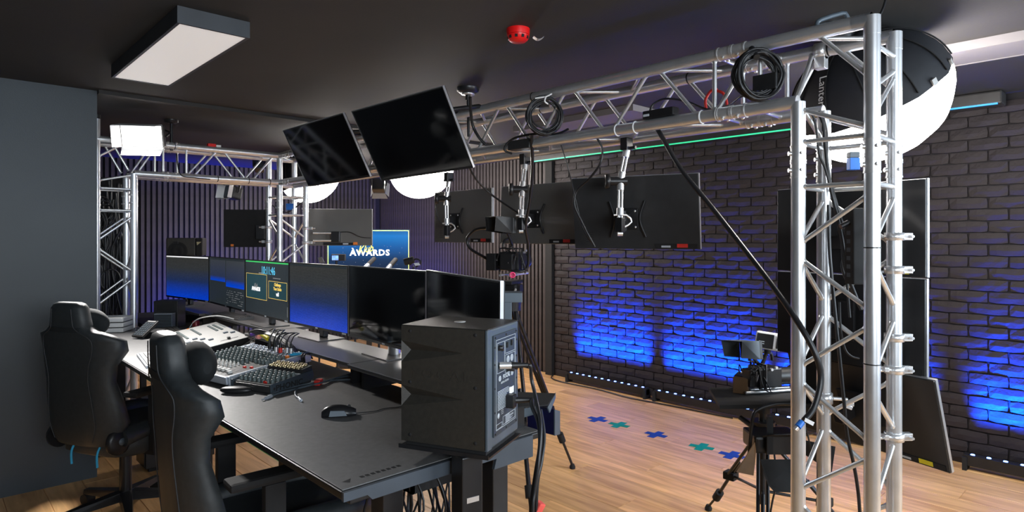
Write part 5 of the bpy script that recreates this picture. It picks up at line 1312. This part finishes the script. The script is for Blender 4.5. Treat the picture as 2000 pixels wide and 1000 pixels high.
obj('body', MB().box((-.035, 0, 0), (.035, .08, .075), bev=.003), 'brown', r); obj('lid', MB().box((-.036, .03, 0), (.036, .13, .078)), 'black', r)

# ======================= STACKED MONITORS ON THE BIG TOWER =======================
for k, (cx, cy, cz, yaw, tilt, lab) in enumerate(((2.781, .926, 1.539, -104.6, 0, 'monitor on the right tower seen from behind, top of the stack of three'), (2.79, .93, 1.166, -104.6, 0, 'monitor on the right tower seen from behind, middle of the stack of three'),
                                         (2.825, .875, .81, -108, 16, 'monitor on the right tower seen from behind, bottom of the stack, tilted'))):
    m = Matrix.Translation((cx, cy, cz)) @ Matrix.Rotation(math.radians(yaw)+PI, 4, 'Z') @ Matrix.Rotation(math.radians(-tilt), 4, 'X')
    r = display('stacked_monitor', lab, 'monitor', m, .64, .365, 'monitors stacked on the right truss tower', back='backdk', depth=.036)
    back_details(r, .64, .365, .036, 'yellow', -1)
    obj('mount_plate', MB().box((-.07, .036, -.08), (.07, .05, .08), bev=.003), 'satin', r)
    obj('mount_arm', MB().box((.0, .05, -.03), (.04, .13, .03), bev=.004), 'satin', r)
for k, (py, zc) in enumerate(((462, 0), (527, 0), (659, 0), (722, 0), (853, 0))):
    p = W(1742, py, 2.23); z = p.z
    r = thing('pipe_clamp', ['top clamp on the right rear pipe of the big tower', 'second clamp down on the right rear pipe of the big tower', 'third clamp down on the right rear pipe of the big tower', 'fourth clamp down on the right rear pipe of the big tower', 'lowest winged clamp on the right rear pipe of the big tower'][k], 'pipe clamp', (ax+TS, ay, z), 'clamps on the tower pipes')
    obj('band', MB().lathe([(RC+.002, -.014), (RC+.007, -.014), (RC+.007, .014), (RC+.002, .014)], Matrix.Translation((ax+TS, ay, z)), 20), 'steel', r)
    mm_ = Matrix.Translation((ax+TS, ay, z)) @ Matrix.Rotation(-YAW, 4, 'Z')
    obj('lug', MB().box((.025, -.012, -.013), (.06, .012, .013), mm_, bev=.002).cyl(mm_@Vector((.05, -.03, 0)), mm_@Vector((.05, .03, 0)), .005, 8), 'steel', r)
    if k in (3, 4): obj('wing_nut', MB().box((-.05, -.03, -.004), (-.035, .0, .012), mm_, bev=.002).cyl(mm_@Vector((-.07, -.02, 0)), mm_@Vector((-.02, -.01, 0)), .006, 8), 'steel', r)
p = W(1604, 778, 2.4)
r = thing('pipe_clamp', 'clamp with wing nut on the left rear pipe of the big tower', 'pipe clamp', (ax+TS, ay+TS, p.z), 'clamps on the tower pipes')
obj('band', MB().lathe([(RC+.002, -.02), (RC+.007, -.02), (RC+.007, .02), (RC+.002, .02)], Matrix.Translation((ax+TS, ay+TS, p.z)), 20), 'steel', r)
mm_ = Matrix.Translation((ax+TS, ay+TS, p.z)) @ Matrix.Rotation(-YAW, 4, 'Z')
obj('wing_nut', MB().cyl(mm_@Vector((.03, -.01, 0)), mm_@Vector((.085, -.01, -.004)), .007, 10).box((.075, -.015, -.002), (.11, -.005, .012), mm_ @ Matrix.Rotation(.4, 4, 'Y'), bev=.002).box((.075, -.015, -.03), (.11, -.005, -.016), mm_, bev=.002), 'steel', r)
# clamps on the middle tower
for k, (px, py) in enumerate(((520, 444), (520, 472), (596, 446), (596, 474))):
    X, Y = ((ax, 5.61), (ax, 5.61), (ax+TS, 5.37), (ax+TS, 5.37))[k]; z = W(px, py, 5.65).z
    r = thing('pipe_clamp', ['upper clamp on the left pipe of the middle tower', 'lower clamp on the left pipe of the middle tower', 'upper clamp on the right pipe of the middle tower', 'lower clamp on the right pipe of the middle tower'][k], 'pipe clamp', (X, Y, z), 'clamps on the tower pipes')
    mm_ = Matrix.Translation((X, Y, z)) @ Matrix.Rotation(-YAW, 4, 'Z'); s = -1 if k < 2 else 1
    obj('band', MB().lathe([(RC+.002, -.012), (RC+.007, -.012), (RC+.007, .012), (RC+.002, .012)], Matrix.Translation((X, Y, z)), 16), 'steel', r)
    obj('lug', MB().box((s*.025, -.012, -.012), (s*.06, .012, .012), mm_, bev=.002).cyl(mm_@Vector((s*.05, 0, 0)), mm_@Vector((s*.085, 0, 0)), .006, 8), 'steel', r)
# power box strapped inside the big tower
pb = W(1672, 481, 2.22)
r = thing('power_bar', 'tall black power unit strapped behind the front pipe of the big tower', 'power unit', pb)
pbm = Matrix.Translation(pb) @ Matrix.Rotation(-YAW, 4, 'Z')
obj('body', MB().box((-.02, -.02, -.135), (.028, .04, .135), pbm, bev=.004), 'matt', r)
obj('plug', MB().cyl(pbm@Vector((-.02, .01, .085)), pbm@Vector((-.05, .01, .07)), .01, 10), 'satin', r)
b = MB()
for k in range(6): b.box((-.0205, .0, -.11+k*.03), (-.02, .025, -.095+k*.03), pbm)
obj('sockets', b, 'plate', r, 'stuff')

# ======================= CABLES AND COILS ON THE TRUSS =======================
def coil(c, axis, R, n, label, tie_m='white'):
    m = align(axis, c); r = thing('cable_coil', label, 'cable coil', None, 'cable coils hung on the beam', mtx=m)
    rd = random.Random(int(R*1e4)+n); pts = []
    for k in range(n*10):
        a = 2*PI*k/10; rr = R*(1+.09*math.sin(k*.37)+rd.uniform(-.04, .04)); pts.append((rr*math.cos(a)*.93, rr*math.sin(a)*1.02, .022*math.sin(k*.21)+rd.uniform(-.006, .006)))
    obj('loops', MB().path(pts, .0052, 6, 3), 'cable', r)
    pts = []
    for k in range(n*5):
        a = 2*PI*k/10+.5; rr = R*.78*(1+.08*math.sin(k*.31)+rd.uniform(-.05, .05)); pts.append((rr*math.cos(a), rr*math.sin(a), -.01+rd.uniform(-.008, .008)))
    obj('inner_loops', MB().path(pts, .0045, 6, 3), 'cable', r)
    return r, m
r, m = coil(W(1064, 226, 3.08), (-.62, -.78, .05), .088, 6, 'black cable coil with a white tie on the overhead truss, left of the pair')
obj('cable_tie', MB().path([m.inverted()@W(1045, 192, 3.05), m.inverted()@W(1065, 189, 3.05), m.inverted()@W(1078, 183, 3.05)], .004, 6).path([m.inverted()@W(1066, 189, 3.04), m.inverted()@W(1064, 198, 3.03), m.inverted()@W(1070, 203, 3.05)], .004, 6), 'white', r, label='white tie')
r, m = coil(W(1481, 146, 2.30), (-.62, -.78, .05), .086, 9, 'big black cable coil on the overhead truss close to the right tower')
obj('strap', MB().cyl(m.inverted()@W(1468, 95, 2.33), m.inverted()@W(1478, 112, 2.28), .012, 10), 'black', r)
def cable(pts, rr, label, name='hanging_cable', mt='cable', cat='cable', group='black cables running on the truss'):
    o = obj(name, MB().path(pts, rr, 7), mt); tag(o, label, cat, group); return o
cable([W(1275, 236, 2.83), W(1290, 262, 2.80), W(1330, 330, 2.7), W(1390, 405, 2.6), W(1450, 482, 2.45), W(1510, 560, 2.3), W(1560, 632, 2.18), W(1592, 690, 2.14), W(1603, 740, 2.14), W(1590, 795, 2.12), W(1570, 822, 2.1)], .0105, 'thick braided cable sweeping from the overhead truss down to the right tower', 'braided_cable')
r = thing('cable_end', 'blue video plug with a white tag at the end of the thick cable', 'plug', W(1560, 830, 2.08))
obj('plug', MB().cyl(W(1566, 824, 2.09), W(1558, 834, 2.08), .011, 10), 'blue', r); obj('plug_tip', MB().cyl(W(1558, 834, 2.08), W(1553, 839, 2.08), .008, 10), 'steel', r)
plate_q('tag', [W(1573, 816, 2.08), W(1591, 825, 2.08), W(1588, 832, 2.08), W(1571, 823, 2.08)], .001, 'white', r)
# vertical cables in the big tower
for k, pts in enumerate(([(1582, 215), (1592, 240), (1600, 300), (1612, 330), (1625, 380), (1640, 440), (1650, 500), (1655, 560), (1660, 620)],
                         [(1597, 218), (1607, 240), (1612, 290), (1618, 340), (1630, 400), (1645, 470), (1650, 520), (1680, 600)],
                         [(1603, 220), (1614, 260), (1616, 330), (1640, 420), (1655, 470), (1645, 520), (1660, 560), (1682, 605)],
                         [(1618, 400), (1621, 500), (1632, 620), (1640, 700), (1648, 780), (1655, 850), (1668, 910), (1676, 960), (1680, 1010)],
                         [(1720, 680), (1740, 700), (1752, 722), (1757, 760)], [(1722, 690), (1745, 718), (1755, 740), (1754, 780)],
                         [(1640, 590), (1642, 640), (1650, 680), (1662, 695), (1678, 700)], [(1573, 835), (1580, 860), (1583, 885), (1576, 905)])):
    d_ = 2.3 if k < 3 else (2.2 if k == 3 else 2.35)
    cable([W(x, y, d_+(.03*(k % 3))) for x, y in pts], (.0045, .007, .006, .006, .006, .005, .004, .003)[k],
          ['thin cable hanging down inside the right tower, leftmost', 'thicker cable hanging inside the right tower beside the thin one', 'rear cable winding down inside the right tower', 'long loose cable dropping to the floor inside the right tower',
           'short black cable looping behind the right rear pipe', 'second short cable below the third clamp of the big tower', 'small cable loop behind the middle stacked monitor', 'thin short cable hanging below the blue video plug'][k])
cable([W(1268, 225, 2.85), W(1275, 205, 2.86), W(1300, 193, 2.83), W(1340, 198, 2.75), W(1375, 212, 2.65), W(1400, 214, 2.6), W(1425, 205, 2.5), W(1445, 190, 2.4), W(1460, 185, 2.35)], .005, 'black cable arching over the lower chord beside the adapter')
cable([W(1000, 300, 3.3), W(985, 292, 3.3), W(1000, 272, 3.28), W(1040, 262, 3.2), W(1085, 262, 3.1), W(1110, 252, 3.05)], .006, 'black cable running along the lower chord below the left coil')
cable([W(1165, 268, 3.0), W(1176, 290, 3.0), W(1172, 320, 3.0), W(1150, 350, 3.05), W(1127, 372, 3.1), W(1122, 400, 3.1), W(1135, 430, 3.1), W(1150, 460, 3.1), W(1162, 482, 3.1)], .0055, 'black cable hanging in a loose curve in front of the middle hung monitor')
cable([W(1096, 283, 3.1), W(1110, 330, 3.1), W(1122, 380, 3.15), W(1140, 450, 3.15), W(1160, 478, 3.12)], .003, 'thin cable dropping straight from the lower chord to the middle hung monitor')
cable([W(912, 318, 3.5), W(930, 350, 3.6), W(960, 380, 3.65), W(1000, 408, 3.6), W(1018, 420, 3.55)], .006, 'black cable from the near television to the middle clamp arm')
cable([W(868, 350, 4.1), W(852, 400, 4.15), W(858, 430, 4.15), W(873, 445, 4.15)], .003, 'thin cable hanging beside the leftmost clamp arm')
cable([W(918, 190, 3.1), W(922, 240, 3.2), W(935, 268, 3.2), W(948, 282, 3.2)], .008, 'short black cable from the ceiling mount into the beam')
cable([W(1732, -8, 2.1), W(1724, 18, 2.08), W(1712, 40, 2.07)], .004, 'thin cable from the ceiling down to the top of the right tower')
cable([W(1400, 175, 2.62), W(1388, 178, 2.65), W(1378, 195, 2.67), W(1379, 212, 2.67)], .006, 'dark red cable loop inside the beam', mt='redlab'); 
cable([W(1400, 177, 2.62), W(1412, 182, 2.6), W(1418, 195, 2.6), W(1420, 206, 2.6)], .006, 'second strand of red cable inside the beam near the big coil', mt='redlab')
cable([W(345, 300, 4.85), W(352, 340, 4.8), W(380, 347, 4.75), W(410, 350, 4.7)], .004, 'thin cable hanging below the far beam at the left')
o = cable([W(530, 400, 5.8), W(560, 415, 5.8), W(590, 395, 5.8)], .006, 'black cable loop inside the middle tower')
# adapters on the lower chord
def on_beam(name, px, py, L, w, h, label, mt, cat, z=None):
    p = GX(px, py, 2.29); r = thing(name, label, cat, p, None); 
    obj('body', MB().box((p.x-w/2, p.y-L/2, p.z-h/2), (p.x+w/2, p.y+L/2, p.z+h/2), bev=.005), mt, r); return r, p
r, p = on_beam('power_adapter', 1290, 222, .15, .05, .035, 'black power adapter tied on the lower chord of the overhead truss', 'black', 'power adapter')
obj('rating_label', MB().box((p.x-.0262, p.y+.04, p.z-.008), (p.x-.025, p.y+.07, p.z+.002)), 'print', r)
r, p = on_beam('power_adapter', 1020, 283, .16, .06, .05, 'grey black power adapter hanging under the left coil', 'backpl', 'power adapter')
r, p = on_beam('power_adapter', 1498, 162, .09, .05, .06, 'black adapter box half hidden behind the big cable coil', 'black', 'power adapter')
# handle bracket on top of the truss
hp = W(1628, 58, 2.2)
r = thing('top_bracket', 'dark teal carrying bracket on top of the overhead truss beside the right tower', 'bracket', hp)
hm = Matrix.Translation(hp) @ Matrix.Rotation(-YAW, 4, 'Z')
obj('frame', MB().path([hm@Vector(p) for p in ((-.055, 0, -.01), (-.058, 0, .02), (-.045, 0, .035), (.03, 0, .058), (.045, 0, .05), (.06, 0, .02))], .008, 8, 2), 'bluegrey', r)
obj('core', MB().box((-.045, .01, -.01), (.045, .03, .035), hm, bev=.004), 'matt', r)
obj('blue_mark', MB().path([hm@Vector(p) for p in ((-.02, .005, .012), (0, .005, .028), (.02, .005, .026), (.01, .005, .012), (-.015, .005, .01))], .003, 6), 'teal', r, label='light blue mark')
# blue tag on the big tower and on the middle tower
bp = W(1666, 318, 2.62); r = thing('blue_adapter', 'blue and dark box hanging under the big lantern inside the tower', 'adapter', bp)
bm2 = Matrix.Translation(bp) @ Matrix.Rotation(-YAW, 4, 'Z')
obj('body', MB().box((-.02, -.015, -.03), (.022, .015, .02), bm2, bev=.003), 'blue', r); obj('cap', MB().box((-.02, -.015, .02), (.022, .015, .045), bm2, bev=.003), 'bluegrey', r)
bp = W(567, 404, 5.8); r = thing('blue_adapter', 'small blue box hanging inside the middle truss tower', 'adapter', bp)
bm2 = Matrix.Translation(bp) @ Matrix.Rotation(-YAW, 4, 'Z')
obj('body', MB().box((-.034, -.02, -.03), (.034, .02, .03), bm2, bev=.004), 'blue', r)
# hanging hardware of the big lantern
r = thing('lantern_bracket', 'silver clamp bracket linking the beam and the big lantern', 'bracket', (ax+TS, .95, zu))
hb = Matrix.Translation((ax+TS, .93, zu))
obj('clamp', MB().lathe([(RC+.002, -.02), (RC+.008, -.02), (RC+.008, .02), (RC+.002, .02)], hb @ Matrix.Rotation(PI/2, 4, 'X'), 16).box((-.02, -.02, -.07), (.02, .02, -.02), hb, bev=.003), 'steel', r)
a1 = m1 @ Vector((0, 0, .40)); obj('arm', MB().cyl((ax+TS, .93, zu-.05), a1, .012, 10), 'steel', r)
best = min(((Vector(PJ(m1 @ Vector((.33*math.cos(.66)*math.cos(a), .33*math.cos(.66)*math.sin(a), .28*math.sin(.66))))[:2])-Vector((1602, 172))).length, a) for a in [k*.05 for k in range(126)])
skirt_text(rt, m1, .325, .86, best[1], 38, 'Lantern', .05)
p = W(418, 272, 5.0); p.y = 5.39; p = GY(418, 279, 5.39); p.z = zu+RC+.012
r = thing('red_tag', 'small red and white tag lying on top of the far truss beam', 'tag', p)
obj('red_part', MB().box(p+Vector((-.05, -.02, -.012)), p+Vector((.01, .02, .012)), bev=.003), 'red', r); obj('white_part', MB().box(p+Vector((.012, -.018, -.012)), p+Vector((.05, .018, .006)), bev=.003), 'white', r)
# thick cable bundle in the left tower
r = thing('cable_bundle', 'dense bundle of black cables hanging behind the left truss tower', 'cables', (1.15, 5.75, 0))
rd = random.Random(12)
for k in range(34):
    x = rd.uniform(.86, 1.22); y = rd.uniform(5.70, 5.95); rr = rd.choice((.005, .007, .009)); z1_ = rd.uniform(1.6, 2.0); z0_ = rd.uniform(.2, 1.0)
    obj('cable', MB().path([(x, y, z1_), (x+rd.uniform(-.03, .03), y, z1_-.3), (x+rd.uniform(-.07, .07), y+rd.uniform(-.05, .05), (z0_+z1_)/2), (x+rd.uniform(-.07, .07), y, z0_)], rr, 6, 4), 'cable', r)
for k in range(9):
    x, y, z = rd.uniform(.9, 1.1), rd.uniform(5.66, 5.75), rd.uniform(1.0, 1.75); R_ = rd.uniform(.05, .09)
    obj('cable_loop', MB().path([(x+R_*math.cos(a), y+.01*math.sin(3*a), z+R_*1.3*math.sin(a)) for a in [i_*PI/4 for i_ in range(8)]], .006, 6, 4, closed=True), 'cable', r)
obj('hook_rail', MB().box((.84, 5.98, .0), (1.26, 6.0, 2.0)), 'matt', r)
# small things seen over the monitors: compact camera, microphones, mic with clip
p = W(660, 503, 6.6)
r = thing('compact_camera', 'small camera with a lit rear screen in front of the award television', 'camera', p)
cmx = Matrix.Translation(p) @ Matrix.Rotation(math.radians(-40), 4, 'Z')
obj('body', MB().box((-.07, 0, -.035), (.075, .05, .035), cmx, bev=.006), 'black', r); obj('rear_screen', MB().box((-.062, -.004, -.028), (.005, 0, .022), cmx), mat('small_lit_screen', (.1, .3, .8), .4, emit=1, ecol=(.25, .4, .95), nscale=30, namt=.9), r)
obj('stand', MB().cyl(cmx@Vector((-.02, .025, -.035)), cmx@Vector((-.02, .025, -.5)), .012, 10).cyl(cmx@Vector((-.02, .025, -.5)), Vector((p.x, p.y, .02)), .014, 10).cyl(Vector((p.x, p.y, 0)), Vector((p.x, p.y, .02)), .15, 20), 'satin', r)
for k, (a_, b__) in enumerate((((713, 523, 6.0), (728, 508, 6.2)), ((757, 525, 5.6), (770, 510, 5.8)))):
    A, B_ = W(*a_), W(*b__); r = thing('boom_microphone', ['slim boom microphone left of the pair in front of the award television', 'slim boom microphone right of the pair in front of the award television'][k], 'microphone', A, 'microphones above the monitor row')
    d = (B_-A); obj('body', MB().cyl(A-d*1.2, A+d*.35, .021, 12), 'silver', r); obj('grille', MB().cyl(A+d*.35, B_+d*.2, .022, 12), 'matt', r)
    q_ = A-d*1.2; obj('stand', MB().cyl(q_, Vector((q_.x, q_.y, .02)), .01, 8).cyl(Vector((q_.x, q_.y, 0)), Vector((q_.x, q_.y, .02)), .12, 18), 'satin', r)
p = W(806, 513, 5.2)
r = thing('shock_mount', 'black microphone cradle above the monitors right of the award television', 'microphone', p)
obj('capsule', MB().cyl(W(790, 512, 5.2), W(808, 507, 5.2), .03, 14), 'matt', r); obj('cradle', MB().path([W(800, 518, 5.2), W(812, 506, 5.2), W(822, 512, 5.2), W(812, 522, 5.2)], .008, 6), 'satin', r)
plate_q('label_tag', [W(808, 514, 5.15), W(818, 513, 5.15), W(821, 518, 5.15), W(811, 519, 5.15)], .002, 'print', r)
obj('stand', MB().cyl(W(808, 520, 5.2), Vector((p.x, p.y, .02)), .01, 8).cyl(Vector((p.x, p.y, 0)), Vector((p.x, p.y, .02)), .12, 18), 'satin', r)
p = W(622, 508, 6.2)
r = thing('grey_panel', 'small grey tilted panel above the monitors left of the award television', 'panel', p)
plate_q('panel', [W(620, 503, 6.2), W(628, 502, 6.2), W(634, 513, 6.2), W(625, 514, 6.2)], .01, 'backgl', r); obj('stand', MB().cyl(W(629, 512, 6.22), Vector((p.x, p.y, .0)), .01, 8), 'satin', r)
